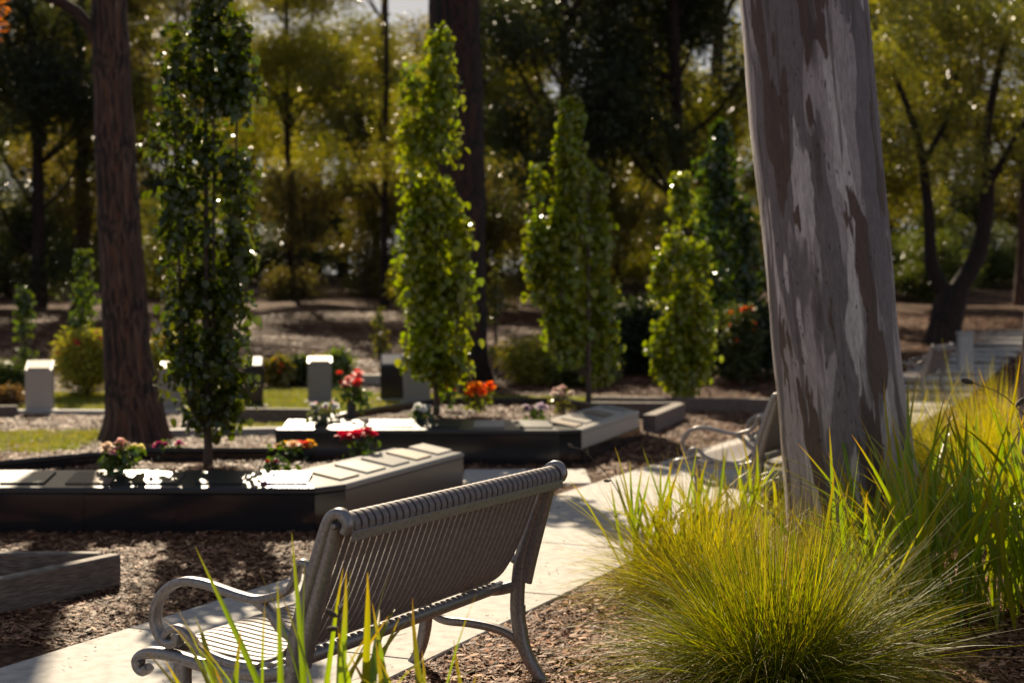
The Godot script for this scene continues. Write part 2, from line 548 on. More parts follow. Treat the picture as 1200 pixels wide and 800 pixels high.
func shrub(called: String, label: String, category: String, at: Vector3, blobs: Array, count: int, m: Mesh, mat: Material, col: Color, size: float, sd: int, group := "", blooms := 0, bloom_col := Color.WHITE) -> Node3D:
	var t := thing(called, label, category, at, 0.0, group)
	var mb := MB.new()
	for b in blobs:
		add_tube(mb, [Vector3(0, -0.03, 0), Vector3(b[0].x * 0.5, b[0].y * 0.5, b[0].z * 0.5), b[0]], [0.03, 0.02, 0.006], 6)
	part(t, "stem", mb.mesh(), M.stem)
	crown(t, "foliage", blobs, count, m, mat, col, 0.15, size, sd, 0.05)
	rng.seed = sd + 99
	for k in blooms:
		var b = blobs[k % blobs.size()]
		var dir := Vector3(R(-1, 1), R(0.1, 1), R(0.0, 1)).normalized()
		part(t, "bloom", M.bloom, petal_of(bloom_col), Transform3D(Basis(Vector3.UP, R(0, TAU)) * Basis(Vector3.RIGHT, R(0, 1.2)).scaled(Vector3.ONE * R(0.7, 1.1)), b[0] + dir * b[1] * 1.02))
	return t

# ------------------------------------------------------------------ grasses
func tussock_mesh(sd: int, count: int, height: float, reach: float, width: float, base_r: float, tone: Array) -> ArrayMesh:
	rng.seed = sd
	var v := PackedVector3Array()
	var c := PackedColorArray()
	var ix := PackedInt32Array()
	for k in count:
		var a := R(0, TAU)
		var o := Vector3(cos(a), 0, sin(a)) * base_r * sqrt(R(0, 1))
		var a2 := a + R(-0.7, 0.7)
		var out := Vector3(cos(a2), 0, sin(a2))
		var lean := pow(R(0, 1), 0.75) if k % 14 else R(0.05, 1.2)
		var l := height * (R(0.65, 1.12) if k % 14 else R(1.05, 1.32))
		var el := lerpf(1.5, 0.38, lean) + R(-0.1, 0.1)
		var droop := R(0.08, 0.62) * (0.35 + lean) * l
		var far := reach / height
		var twist := out.cross(Vector3.UP).rotated(out, R(-0.8, 0.8))
		var col: Color = tone[rng.randi() % tone.size()]
		var s := R(0.75, 1.2)
		col = Color(col.r * s, col.g * s, col.b * s)
		var tip := col.lerp(Color(0.20, 0.12, 0.05), R(0.0, 0.8))
		var b := v.size()
		var w := width * R(0.7, 1.2)
		var seg := 6
		for i in seg + 1:
			var t := float(i) / seg
			var p := o + out * cos(el) * l * t * far + Vector3.UP * (sin(el) * l * t - droop * t * t) 
			p.y = maxf(p.y, 0.015 + 0.01 * t)
			var ww := w * (1.0 - t * t * 0.92) * 0.5
			v.append(p + twist * ww)
			v.append(p - twist * ww)
			var cc := col if i < seg - 1 else tip
			c.append(cc); c.append(cc)
			if i > 0:
				var q := b + i * 2
				ix.append_array([q - 2, q - 1, q, q - 1, q + 1, q])
	return soup(v, c, ix)

func strap_leaf(sd: int, length: float, width: float, bend: float) -> ArrayMesh:
	# one keeled strap leaf along +y, bending towards +z
	rng.seed = sd
	var v := PackedVector3Array()
	var c := PackedColorArray()
	var ix := PackedInt32Array()
	var seg := 9
	var s := R(0.8, 1.2)
	var col := Color(0.27 * s * R(0.75, 1.3), 0.32 * s, 0.02 * s)
	var tip: Color = col.lerp(Color(0.55, 0.20, 0.02), R(0.2, 0.95))
	var kink := R(-0.05, 0.05)
	for i in seg + 1:
		var t := float(i) / seg
		var w := width * 0.5 * (0.6 + 0.5 * sin(minf(t * 2.2, 1.57))) * (1.0 - pow(t, 4.0) * 0.96)
		var y := length * (t - bend * 0.35 * t * t * t)
		var p := Vector3(kink * length * sin(t * 4.0), y, bend * length * 0.6 * t * t)
		v.append(p + Vector3(w, 0, w * 0.35))
		v.append(p)
		v.append(p + Vector3(-w, 0, w * 0.35))
		var f := clampf((t - 0.78) * 5.0, 0.0, 1.0)
		var cc := col.lerp(tip, f)
		for q in 3: c.append(cc)
		if i > 0:
			var q := i * 3
			ix.append_array([q - 3, q - 2, q + 1, q - 3, q + 1, q, q - 2, q - 1, q + 2, q - 2, q + 2, q + 1])
	return soup(v, c, ix)

func strap_plant(called: String, label: String, at: Vector3, count: int, spread: float, lo: float, hi: float, lean: float, sd: int, group := "", wide := 1.0) -> Node3D:
	var t := thing(called, label, "plant", at, 0.0, group)
	rng.seed = sd
	for k in count:
		var fan := Vector3(R(-1, 1), 0, R(-1, 1)).limit_length(1.0) * spread
		var turn := R(0, TAU)
		var s := R(lo, hi)
		var bs := Basis(Vector3.UP, turn) * Basis(Vector3.RIGHT, R(0.02, lean)) * Basis(Vector3.UP, R(-1.5, 1.5))
		part(t, "leaf", M.straps[rng.randi() % M.straps.size()], M.strap, Transform3D(bs * Basis.from_scale(Vector3(wide, s, s)), fan))
	return t

func stalk(plant: Node3D, p: Array, r: float, pods: Array, col: Material) -> void:
	var mb := MB.new()
	var q := smooth(p, 5)
	add_tube(mb, q, ramp(r, r * 0.5, q.size()), 5)
	var st := part(plant, "stalk", mb.mesh(), col)
	for a in pods:
		var c: Vector3 = a[0]
		var dir: Vector3 = a[1]
		var l := dir.length()
		var m2 := MB.new()
		add_tube(m2, [c, c + dir * 0.2, c + dir * 0.55, c + dir * 0.85, c + dir], [r * 0.6, l * 0.16, l * 0.22, l * 0.16, l * 0.03], 6)
		part(st, "seed_pod", m2.mesh(), col)

# ------------------------------------------------------------------ bench
func bar_sweep(p: Array, thick: Array, half_w: float, along: float) -> ArrayMesh:
	# a cast bar following (u, h) points in the bench's side plane, rounded section
	var mb := MB.new()
	add_bar(mb, p, thick, half_w, along)
	return mb.mesh()

func add_bar(mb: MB, p: Array, thick: Array, half_w: float, along: float) -> void:
	var sec := []
	var n := 16
	for k in n:
		var a := TAU * k / n
		var ca := cos(a)
		var sa := sin(a)
		sec.append([signf(ca) * pow(absf(ca), 0.55), signf(sa) * pow(absf(sa), 0.55), ca, sa])
	var base := mb.v.size()
	var count := p.size()
	for i in count:
		var t: Vector2 = (p[mini(i + 1, count - 1)] - p[maxi(i - 1, 0)]).normalized()
		var nr := Vector2(-t.y, t.x)
		var th: float = lerpf(thick[0], thick[1], float(i) / (count - 1))
		for k in n + 1:
			var s = sec[k % n]
			var q: Vector2 = p[i] + nr * th * s[0]
			var nn: Vector2 = nr * s[2]
			mb.vert(Vector3(along + half_w * s[1], q.y, -q.x), Vector3(s[3], nn.y, -nn.x).normalized())
	for i in count - 1:
		for k in n:
			var a := base + i * (n + 1) + k
			mb.quad(a, a + 1, a + n + 2, a + n + 1)
	for e in [0, count - 1]:
		var t: Vector2 = (p[0] - p[1]).normalized() if e == 0 else (p[-1] - p[-2]).normalized()
		var ids := []
		for k in n: ids.append(mb.vert(mb.v[base + e * (n + 1) + k], Vector3(0, t.y, -t.x)))
		for k in range(1, n - 1): mb.tri(ids[0], ids[k], ids[k + 1])

func v2(a: Array) -> Array:
	var out := []
	for q in a: out.append(Vector2(q[0], q[1]))
	return out

func slat_mesh(p: Array, half_w: float, th: float) -> ArrayMesh:
	var mb := MB.new()
	var count := p.size()
	var b := 0.003
	for i in count:
		var t: Vector2 = (p[mini(i + 1, count - 1)] - p[maxi(i - 1, 0)]).normalized()
		var nr := Vector2(-t.y, t.x)
		for s in [[-half_w + b, th, 0, 1], [half_w - b, th, 0, 1], [half_w, th - b, 1, 0.2], [half_w, -th + b, 1, -0.2], [half_w - b, -th, 0, -1], [-half_w + b, -th, 0, -1], [-half_w, -th + b, -1, -0.2], [-half_w, th - b, -1, 0.2]]:
			var q: Vector2 = p[i] + nr * s[1]
			mb.vert(Vector3(s[0], q.y, -q.x), Vector3(s[2], nr.y * s[3], -nr.x * s[3]).normalized())
	for i in count - 1:
		for k in 8:
			var a := i * 8 + k
			var a2 := i * 8 + (k + 1) % 8
			mb.quad(a, a2, a2 + 8, a + 8)
	return mb.mesh()

func make_bench(label: String, at: Vector3, turn: float) -> Node3D:
	var t := thing("garden_bench", label, "bench", at, turn, "slatted metal benches beside the path")
	var length := 1.517
	var prof := smooth(v2([[-0.030, 0.806], [-0.034, 0.836], [-0.020, 0.858], [0.0, 0.866], [0.020, 0.858], [0.034, 0.838], [0.062, 0.760], [0.108, 0.640], [0.145, 0.555], [0.178, 0.490], [0.215, 0.435], [0.262, 0.397], [0.32, 0.380], [0.42, 0.383], [0.52, 0.392], [0.62, 0.402], [0.68, 0.400], [0.708, 0.384], [0.712, 0.358]]), 3)
	var sm := slat_mesh(prof, 0.0150, 0.0040)
	var n := 36
	for k in n:
		part(t, "slat", sm, M.bench_slat, Transform3D(Basis.IDENTITY, Vector3(0.052 + (length - 0.104) * k / (n - 1), 0, 0)))
	var rail := func(called: String, u: float, h: float, r: float) -> void:
		var mb := MB.new()
		add_tube(mb, [Vector3(0, h, -u), Vector3(length * 0.5, h, -u), Vector3(length, h, -u)], [r, r, r], 14)
		part(t, called, mb.mesh(), M.bench)
	rail.call("top_rail", 0.0, 0.834, 0.0235)
	rail.call("seat_rail", 0.247, 0.368, 0.024)
	rail.call("front_rail", 0.686, 0.372, 0.020)
	part(t, "back_strip", box_mesh(Vector3(length - 0.03, 0.032, 0.007), 0.002, Vector3(length * 0.5, 0.800, 0.0375)), M.bench)
	for e in [0.0, length]:
		var f := Node3D.new()
		f.name = "end_frame"
		t.add_child(f, true)
		part(f, "upright", bar_sweep(smooth(v2([[-0.024, 0.812], [-0.034, 0.838], [-0.018, 0.866], [0.006, 0.868], [0.032, 0.845], [0.060, 0.77], [0.110, 0.625], [0.148, 0.50], [0.163, 0.40], [0.168, 0.28], [0.152, 0.18]]), 4), [0.013, 0.030], 0.021, e), M.bench)
		part(f, "upright", bar_sweep(smooth(v2([[0.016, 0.842], [0.034, 0.77], [0.078, 0.625], [0.116, 0.50], [0.144, 0.40]]), 4), [0.024, 0.040], 0.016, e), M.bench)
		part(f, "leg", bar_sweep(smooth(v2([[0.166, 0.30], [0.160, 0.21], [0.132, 0.12], [0.09, 0.05], [0.045, -0.004]]), 5), [0.031, 0.021], 0.020, e), M.bench)
		part(f, "leg", bar_sweep(smooth(v2([[0.60, 0.36], [0.60, 0.29], [0.592, 0.21], [0.606, 0.12], [0.632, 0.05], [0.668, -0.004]]), 5), [0.030, 0.020], 0.020, e), M.bench)
		part(f, "brace", bar_sweep(smooth(v2([[0.140, 0.13], [0.19, 0.172], [0.269, 0.196], [0.386, 0.206], [0.50, 0.206], [0.56, 0.23], [0.60, 0.27]]), 4), [0.017, 0.017], 0.016, e), M.bench)
		part(f, "seat_support", bar_sweep(smooth(v2([[0.15, 0.385], [0.26, 0.352], [0.38, 0.346], [0.50, 0.352], [0.62, 0.368], [0.70, 0.372], [0.755, 0.364], [0.785, 0.342], [0.782, 0.318], [0.760, 0.306], [0.742, 0.322]]), 4), [0.023, 0.015], 0.021, e), M.bench)
		var arm := part(f, "armrest", bar_sweep(smooth(v2([[0.215, 0.605], [0.297, 0.583], [0.37, 0.588], [0.45, 0.603], [0.52, 0.615], [0.599, 0.613], [0.66, 0.585], [0.702, 0.535], [0.712, 0.475], [0.690, 0.427], [0.652, 0.408], [0.620, 0.418], [0.622, 0.440]]), 5), [0.013, 0.016], 0.022, e), M.bench)
		part(arm, "scroll", bar_sweep(smooth(v2([[0.225, 0.602], [0.185, 0.622], [0.160, 0.655], [0.152, 0.690], [0.132, 0.712], [0.108, 0.702], [0.112, 0.680]]), 5), [0.013, 0.010], 0.019, e), M.bench)
		part(arm, "strut", bar_sweep(smooth(v2([[0.310, 0.580], [0.255, 0.548], [0.215, 0.505], [0.165, 0.475]]), 4), [0.014, 0.017], 0.018, e), M.bench)
		part(arm, "scroll", bar_sweep(smooth(v2([[0.675, 0.425], [0.650, 0.452], [0.610, 0.460], [0.572, 0.437], [0.540, 0.408], [0.48, 0.386], [0.40, 0.372], [0.30, 0.37]]), 4), [0.013, 0.014], 0.018, e), M.bench)
		var o := -0.022 if e == 0.0 else 0.022
		for q in [[0.0, 0.834, 0.011], [0.764, 0.336, 0.010]]:
			var bolt := MB.new()
			add_tube(bolt, [Vector3(e, q[1], -q[0]), Vector3(e + o, q[1], -q[0]), Vector3(e + o * 1.2, q[1], -q[0])], [q[2], q[2], q[2] * 0.6], 10)
			part(f, "bolt", bolt.mesh(), M.bench)
	return t

# ------------------------------------------------------------------ raised beds
func inset(p: Array, w: float) -> Array:
	# polygon moved inwards by w; p runs so that the inside lies to the left of each edge (x, d)
	var out := []
	for i in p.size():
		var a: Vector2 = p[(i + p.size() - 1) % p.size()]
		var b: Vector2 = p[i]
		var c: Vector2 = p[(i + 1) % p.size()]
		var n1 := Vector2(-(b - a).y, (b - a).x).normalized()
		var n2 := Vector2(-(c - b).y, (c - b).x).normalized()
		var m := (n1 + n2).normalized()
		out.append(b + m * w / maxf(m.dot(n1), 0.3))
	return out

func kerb_stone(a: Vector2, b: Vector2, ai: Vector2, bi: Vector2, h0: float, h1: float, low := -0.05) -> ArrayMesh:
	var mb := MB.new()
	var out2 := (a - ai) + (b - bi)
	var out := Vector3(out2.x, 0, -out2.y).normalized()
	var bev := 0.012
	var at := func(q: Vector2, qi: Vector2, f: float, h: float) -> Vector3:
		var r := q.lerp(qi, f)
		return V(r.x, h, r.y)
	var w := (a - ai).length()
	var fb := bev / w
	var sl := (h1 - h0)
	var lines := [[0.0, low], [0.0, h0 - bev], [fb, h0 + sl * fb], [1.0 - fb, h1 - sl * fb], [1.0, h1 - bev], [1.0, maxf(0.1, low)]]
	if low > 0.0: lines[5][1] = low + sl
	var outs := [out, (out + Vector3.UP), (Vector3.UP + out * 0.2), (Vector3.UP - out), -out]
	for k in 5:
		var l = lines[k]
		var m = lines[k + 1]
		mb.face([at.call(a, ai, l[0], l[1]), at.call(b, bi, l[0], l[1]), at.call(b, bi, m[0], m[1]), at.call(a, ai, m[0], m[1])], outs[k])
	var along := V(b.x - a.x, 0, b.y - a.y)
	for e in 2:
		var q: Vector2 = a if e == 0 else b
		var qi: Vector2 = ai if e == 0 else bi
		var pts := []
		for l in lines: pts.append(at.call(q, qi, l[0], l[1]))
		mb.face(pts, along * (-1.0 if e == 0 else 1.0))
	mb.face([at.call(a, ai, 0.0, low), at.call(b, bi, 0.0, low), at.call(b, bi, 1.0, lines[5][1]), at.call(a, ai, 1.0, lines[5][1])], Vector3.DOWN)
	return mb.mesh()

func memorial_bed(label: String, poly: Array, h0: float, h1: float, w: float, lay: Array, sd: int, stone_len: float) -> Node3D:
	# lay: per edge [stone material, plaque materials or empty]
	var c := Vector2.ZERO
	for q in poly: c += q
	c /= poly.size()
	var t := thing("memorial_bed", label, "memorial bed", V(c.x, 0, c.y), 0.0, "raised granite memorial beds")
	var loc := []
	for q in poly: loc.append(q - c)
	var inn := inset(loc, w)
	rng.seed = sd
	for i in loc.size():
		var j := (i + 1) % loc.size()
		var a: Vector2 = loc[i]
		var b: Vector2 = loc[j]
		var ai: Vector2 = inn[i]
		var bi: Vector2 = inn[j]
		var n := maxi(1, int(round((b - a).length() / stone_len)))
		var g := 0.0016 / (b - a).length()
		for k in n:
			var f0 := float(k) / n + g
			var f1 := float(k + 1) / n - g
			var ao := (a - ai) * 0.012
			var bo := (b - bi) * 0.012
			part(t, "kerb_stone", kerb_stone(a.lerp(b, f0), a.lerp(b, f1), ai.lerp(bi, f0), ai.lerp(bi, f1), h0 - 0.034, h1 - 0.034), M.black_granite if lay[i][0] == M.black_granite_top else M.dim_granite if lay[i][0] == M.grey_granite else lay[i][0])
			part(t, "coping", kerb_stone((a + ao).lerp(b + bo, f0), (a + ao).lerp(b + bo, f1), ai.lerp(bi, f0), ai.lerp(bi, f1), h0, h1, h0 - 0.033), lay[i][0])
		if lay[i][0] == M.warm_granite:
			var lo := (a - ai) * 0.03
			var lo2 := (b - bi) * 0.03
			part(t, "base_course", kerb_stone(a + lo, b + lo2, a.lerp(ai, 0.3), b.lerp(bi, 0.3), 0.15, 0.151), M.black_granite)
		var pm: Array = lay[i][1]
		if pm:
			var count := int(((b - a).length() - 0.1) / 0.40)
			for k in count:
				var f := (k + 0.5) / count
				var mo := a.lerp(b, f)
				var mi := ai.lerp(bi, f)
				var ed := (b - a).normalized()
				var dirx := V(ed.x, 0, ed.y)
				var inw := V(-ed.y, 0, ed.x)
				var up := (inw * w + Vector3.UP * (h1 - h0)).normalized()
				var nrm := dirx.cross(up).normalized()
				if nrm.y < 0.0: nrm = -nrm
				var ctr := mo.lerp(mo + Vector2(-ed.y, ed.x) * w, 0.5)
				var bs := Basis(dirx, nrm, dirx.cross(nrm))
				var mat: Material = pm[k % pm.size()]
				part(t, "plaque", box_mesh(Vector3(0.31 + R(-0.02, 0.03), 0.014, 0.26), 0.003), mat, Transform3D(bs, V(ctr.x, (h0 + h1) * 0.5 + 0.006, ctr.y)))
	var mb := MB.new()
	var pts := []
	for q in inn: pts.append(V(q.x, h0 - 0.03, q.y))
	mb.face(pts, Vector3.UP)
	part(t, "soil", mb.mesh(), M.ground)
	scatter_in(t, "leaf_litter", inn, h0 - 0.025, 34.0, 1.1, sd + 3, [], null, null, [Color(0.8, 0.62, 0.52), Color(0.6, 0.45, 0.38)])
	return t

func inside(q: Vector2, p: Array) -> bool:
	return Geometry2D.is_point_in_polygon(q, PackedVector2Array(p))

func scatter_in(parent: Node3D, called: String, poly: Array, y: float, per_m2: float, size: float, sd: int, holes := [], m: Mesh = null, mat: Material = null, tones := [], follow := false, dense: FastNoiseLite = null) -> void:
	rng.seed = sd
	var lo := Vector2(1e9, 1e9)
	var hi := -lo
	for q in poly:
		lo = lo.min(q)
		hi = hi.max(q)
	var n := int((hi.x - lo.x) * (hi.y - lo.y) * per_m2)
	var xf: Array[Transform3D] = []
	var cols := PackedColorArray()
	var packed := PackedVector2Array(poly)
	for k in n:
		var q := Vector2(R(lo.x, hi.x), R(lo.y, hi.y))
		var s := R(0.7, 1.25)
		var z := R(0.8, 1.25) * size
		var tn := R(0, TAU)
		var pick := rng.randi()
		if not Geometry2D.is_point_in_polygon(q, packed): continue
		var hit := false
		for h in holes:
			if Geometry2D.is_point_in_polygon(q, h):
				hit = true
				break
		if hit: continue
		if dense and dense.get_noise_2d(q.x, q.y) < 0.0: continue
		var yy := y + (ground_h(q.x, q.y) if follow else 0.0)
		xf.append(Transform3D(Basis(Vector3.UP, tn).scaled(Vector3.ONE * z), V(q.x, yy, q.y)))
		var c := Color(s, s, s)
		if tones:
			var tc: Color = tones[pick % tones.size()]
			c = Color(tc.r * s, tc.g * s, tc.b * s)
		cols.append(c)
	if xf.is_empty(): return
	var o := multi(parent, called, m if m else M.chips, mat if mat else M.litter, xf, cols, true)

func chips_mesh(sd: int, count: int, rad: float) -> ArrayMesh:
	# bark chips, twigs and dry leaves lying about
	rng.seed = sd
	var v := PackedVector3Array()
	var c := PackedColorArray()
	var ix := PackedInt32Array()
	var tones := [Color(0.11, 0.07, 0.048), Color(0.17, 0.115, 0.08), Color(0.22, 0.145, 0.095), Color(0.32, 0.23, 0.155), Color(0.20, 0.095, 0.055), Color(0.40, 0.31, 0.22), Color(0.085, 0.055, 0.038), Color(0.12, 0.07, 0.045)]
	for k in count:
		var o := Vector3(R(-1, 1), 0, R(-1, 1)).limit_length(1.0) * rad + Vector3(0, R(0.002, 0.016), 0)
		var a := R(0, TAU)
		var dir := Vector3(cos(a), R(-0.35, 0.35), sin(a)).normalized()
		var side := dir.cross(Vector3(R(-0.5, 0.5), 1, R(-0.5, 0.5))).normalized()
		var up := side.cross(dir) * R(-0.006, 0.008)
		var l := R(0.010, 0.034)
		var w := R(0.003, 0.009) if k % 3 else R(0.0012, 0.003)
		if k % 3 == 0: l *= 2.0
		if k % 11 == 5:
			l = R(0.025, 0.04)
			w = R(0.009, 0.014)
		var col: Color = tones[rng.randi() % tones.size()]
		var b := v.size()
		for q in [[-1.0, 0.0, 0.0], [-0.4, 0.9, 0.5], [0.5, 1.0, 0.6], [1.0, 0.1, 0.0], [0.4, -0.9, 0.5], [-0.5, -1.0, 0.4]]:
			v.append(o + dir * q[0] * l + side * q[1] * w + up * q[2])
			c.append(col)
		ix.append_array([b, b + 1, b + 5, b + 1, b + 4, b + 5, b + 1, b + 2, b + 4, b + 2, b + 3, b + 4])
	return soup(v, c, ix)

func turf_mesh(sd: int, count: int, rad: float, height: float) -> ArrayMesh:
	rng.seed = sd
	var v := PackedVector3Array()
	var c := PackedColorArray()
	var ix := PackedInt32Array()
	for k in count:
		var o := Vector3(R(-1, 1), 0, R(-1, 1)).limit_length(1.0) * rad
		var out := Vector3(R(-1, 1), 0, R(-1, 1))
		var side := out.cross(Vector3.UP).normalized() * R(0.003, 0.006)
		var h := height * R(0.5, 1.2)
		var s := R(0.7, 1.25)
		var col := Color(s * R(0.85, 1.2), s, s)
		var b := v.size()
		v.append(o + side); v.append(o - side); v.append(o + out * h * 0.3 + Vector3(0, h * 0.7, 0) + side * 0.7); v.append(o + out * h * 0.3 + Vector3(0, h * 0.7, 0) - side * 0.7); v.append(o + out * h * 0.8 + Vector3(0, h, 0))
		for q in 5: c.append(col)
		ix.append_array([b, b + 1, b + 2, b + 1, b + 3, b + 2, b + 2, b + 3, b + 4])
	return soup(v, c, ix)

func beam(a: Vector2, b: Vector2, w: float, h: float, y0 := 0.0) -> Array:
	# a squared edging beam between two ground points: mesh and place
	var e := b - a
	var m := box_mesh(Vector3(e.length(), h + 0.04, w), 0.008, Vector3(0, h * 0.5 - 0.02, 0))
	var c := (a + b) * 0.5
	return [m, Transform3D(Basis(Vector3.UP, atan2(e.y, e.x)), V(c.x, y0, c.y))]

func edging(called: String, label: String, runs: Array, w: float, h: float, mat: Material, category := "edging", group := "") -> Node3D:
	var o: Vector2 = runs[0][0]
	var y := ground_h(o.x, o.y)
	var t := thing(called, label, category, V(o.x, y, o.y), 0.0, group)
	for r in runs:
		var bm := beam(r[0] - o, r[1] - o, w, h)
		part(t, "beam", bm[0], mat, bm[1])
	return t

# ------------------------------------------------------------------ flowers
var petal_mats := {}
func petal_of(c: Color) -> StandardMaterial3D:
	if not petal_mats.has(c):
		var m := StandardMaterial3D.new()
		m.albedo_color = c.linear_to_srgb()
		m.roughness = 0.65
		m.backlight_enabled = true
		m.backlight = c.linear_to_srgb()
		m.cull_mode = BaseMaterial3D.CULL_DISABLED
		petal_mats[c] = m
	return petal_mats[c]

func bloom_mesh(sd: int, rows: Array, size: float) -> ArrayMesh:
	# petals in rings: [count, opening, length]
	rng.seed = sd
	var v := PackedVector3Array()
	var c := PackedColorArray()
	var ix := PackedInt32Array()
	for r in rows:
		for k in r[0]:
			var a: float = TAU * k / r[0] + R(-0.2, 0.2) + r[1] * 3.0
			var out := Vector3(cos(a), 0, sin(a))
			var side := Vector3(-sin(a), 0, cos(a))
			var l: float = r[2] * size * R(0.9, 1.1)
			var op: float = r[1] + R(-0.1, 0.1)
			var b := v.size()
			for q in [[0.0, 0.12, 0.0], [0.35, 0.38, 0.75], [0.75, 0.42, 1.0], [1.0, 0.15, 1.25]]:
				var ang: float = op * (0.55 + 0.45 * q[2])
				var p: Vector3 = out * sin(ang) * l * q[0] + Vector3.UP * cos(ang) * l * q[0]
				v.append(p + side * l * q[1])
				v.append(p - side * l * q[1])
				c.append(Color.WHITE); c.append(Color.WHITE)
			for q in 3:
				var z := b + q * 2
				ix.append_array([z, z + 1, z + 2, z + 1, z + 3, z + 2])
	return soup(v, c, ix)

func bouquet(label: String, at: Vector3, blooms: int, col: Array, spread: float, height: float, size: float, sd: int, vase: Material = null, leaves := 10, leaf_col := Color(0.07, 0.12, 0.03)) -> Node3D:
	var t := thing("flower_bouquet", label, "flowers", at, 0.0, "cut flowers on the memorial beds")
	rng.seed = sd
	if vase:
		var mb := MB.new()
		var prof := [[0.0, 0.035], [0.02, 0.045], [0.07, 0.05], [0.12, 0.042], [0.16, 0.05]]
		var p := []
		var r := []
		for q in prof:
			p.append(Vector3(0, q[0], 0))
			r.append(q[1])
		add_tube(mb, p, r, 12)
		part(t, "vase", mb.mesh(), vase)
	var stems := MB.new()
	for k in blooms:
		var dir := Vector3(R(-1, 1), 0, R(-1, 1)).limit_length(1.0) * spread
		var top := dir + Vector3(0, height * R(0.75, 1.1), 0)
		add_tube(stems, [Vector3(0, 0.01, 0), Vector3(dir.x * 0.4, height * 0.5, dir.z * 0.4), top], [0.004, 0.004, 0.003], 5)
		var c: Color = col[k % col.size()]
		var bs := Basis(Vector3.UP, R(0, TAU)) * Basis(Vector3.RIGHT, R(-0.5, 0.9))
		part(t, "bloom", M.bloom if k % 2 else M.bloom2, petal_of(c), Transform3D(bs.scaled(Vector3.ONE * size * R(0.8, 1.15)), top))
	part(t, "stem", stems.mesh(), M.stem)
	if leaves:
		var xf: Array[Transform3D] = []
		var cols := PackedColorArray()
		for k in leaves:
			xf.append(turned(Vector3(R(-1, 1) * spread * 0.8, height * R(0.3, 0.85), R(-1, 1) * spread * 0.8), R(0.5, 0.9), 0.6))
			cols.append(leaf_col)
		multi(t, "foliage", M.broad, M.gloss_leaf, xf, cols, true)
	return t

# ------------------------------------------------------------------ the scene
func _ready() -> void:
	set_view()
	gnoise.seed = 5
	gnoise.frequency = 0.05
	gnoise.fractal_octaves = 3
	make_materials()
	M.sprays = [spray(1, 30, 0.42, 0.18, 0.065, 0.35), spray(2, 26, 0.36, 0.17, 0.07, 0.2), spray(3, 34, 0.50, 0.20, 0.06, 0.5)]
	M.broad = broad_spray(4, 10, 0.11, 0.068)
	M.fine_leaf = spray(5, 22, 0.10, 0.07, 0.022, 0.0)
	M.chips = chips_mesh(6, 46, 0.13)
	M.turf = turf_mesh(7, 46, 0.14, 0.055)
	M.bloom = bloom_mesh(8, [[5, 0.25, 0.75], [6, 0.7, 0.95], [7, 1.15, 1.0]], 0.055)
	M.bloom2 = bloom_mesh(9, [[4, 0.2, 0.8], [6, 0.6, 0.9], [8, 1.3, 1.05]], 0.052)
	M.straps = []
	for k in 10:
		rng.seed = 500 + k
		var bend := R(0.05, 0.75)
		M.straps.append(strap_leaf(600 + k, 1.0, 0.019, bend))
	build_ground()
	build_trees()
	build_beds()
	build_benches()
	build_grasses()
	build_small()

func set_view() -> void:
	var cam := Camera3D.new()
	cam.name = "camera"
	add_child(cam)
	cam.position = Vector3(0, 1.49, 0)
	cam.rotation_degrees = Vector3(-1.35, 0, 0)
	cam.near = 0.1
	cam.far = 1500.0
	var at := CameraAttributesPhysical.new()
	at.frustum_focal_length = 51.0
	at.frustum_focus_distance = 5.3
	at.frustum_near = 0.1
	at.frustum_far = 1500.0
	at.exposure_aperture = 2.5
	cam.attributes = at
	cam.fov = 26.48
	cam.current = true
	var env := Environment.new()
	env.background_mode = Environment.BG_SKY
	var sky := Sky.new()
	var sm := ProceduralSkyMaterial.new()
	sm.sky_top_color = Color(0.50, 0.565, 0.68)
	sm.sky_horizon_color = Color(1.14, 1.12, 1.08)
	sm.sky_curve = 0.12
	sm.ground_bottom_color = Color(0.20, 0.16, 0.12)
	sm.ground_horizon_color = Color(0.50, 0.46, 0.42)
	sm.sun_angle_max = 40.0
	sm.sun_curve = 0.5
	sky.sky_material = sm
	env.sky = sky
	env.background_energy_multiplier = 0.40
	env.tonemap_mode = Environment.TONE_MAPPER_LINEAR
	env.tonemap_exposure = 2.05
	env.sdfgi_enabled = true
	env.ssao_enabled = true
	env.ssil_enabled = true
	var we := WorldEnvironment.new()
	we.name = "environment"
	we.environment = env
	add_child(we)
	var sun := DirectionalLight3D.new()
	sun.name = "sun"
	sun.light_color = Color(1.0, 0.925, 0.80)
	sun.light_energy = 1.6
	sun.light_angular_distance = 0.55
	sun.shadow_enabled = true
	add_child(sun)
	var el := deg_to_rad(33.0)
	var az := deg_to_rad(-13.0)
	var to := Vector3(sin(az) * cos(el), sin(el), -cos(az) * cos(el))
	sun.look_at_from_position(to * 60.0, Vector3.ZERO)

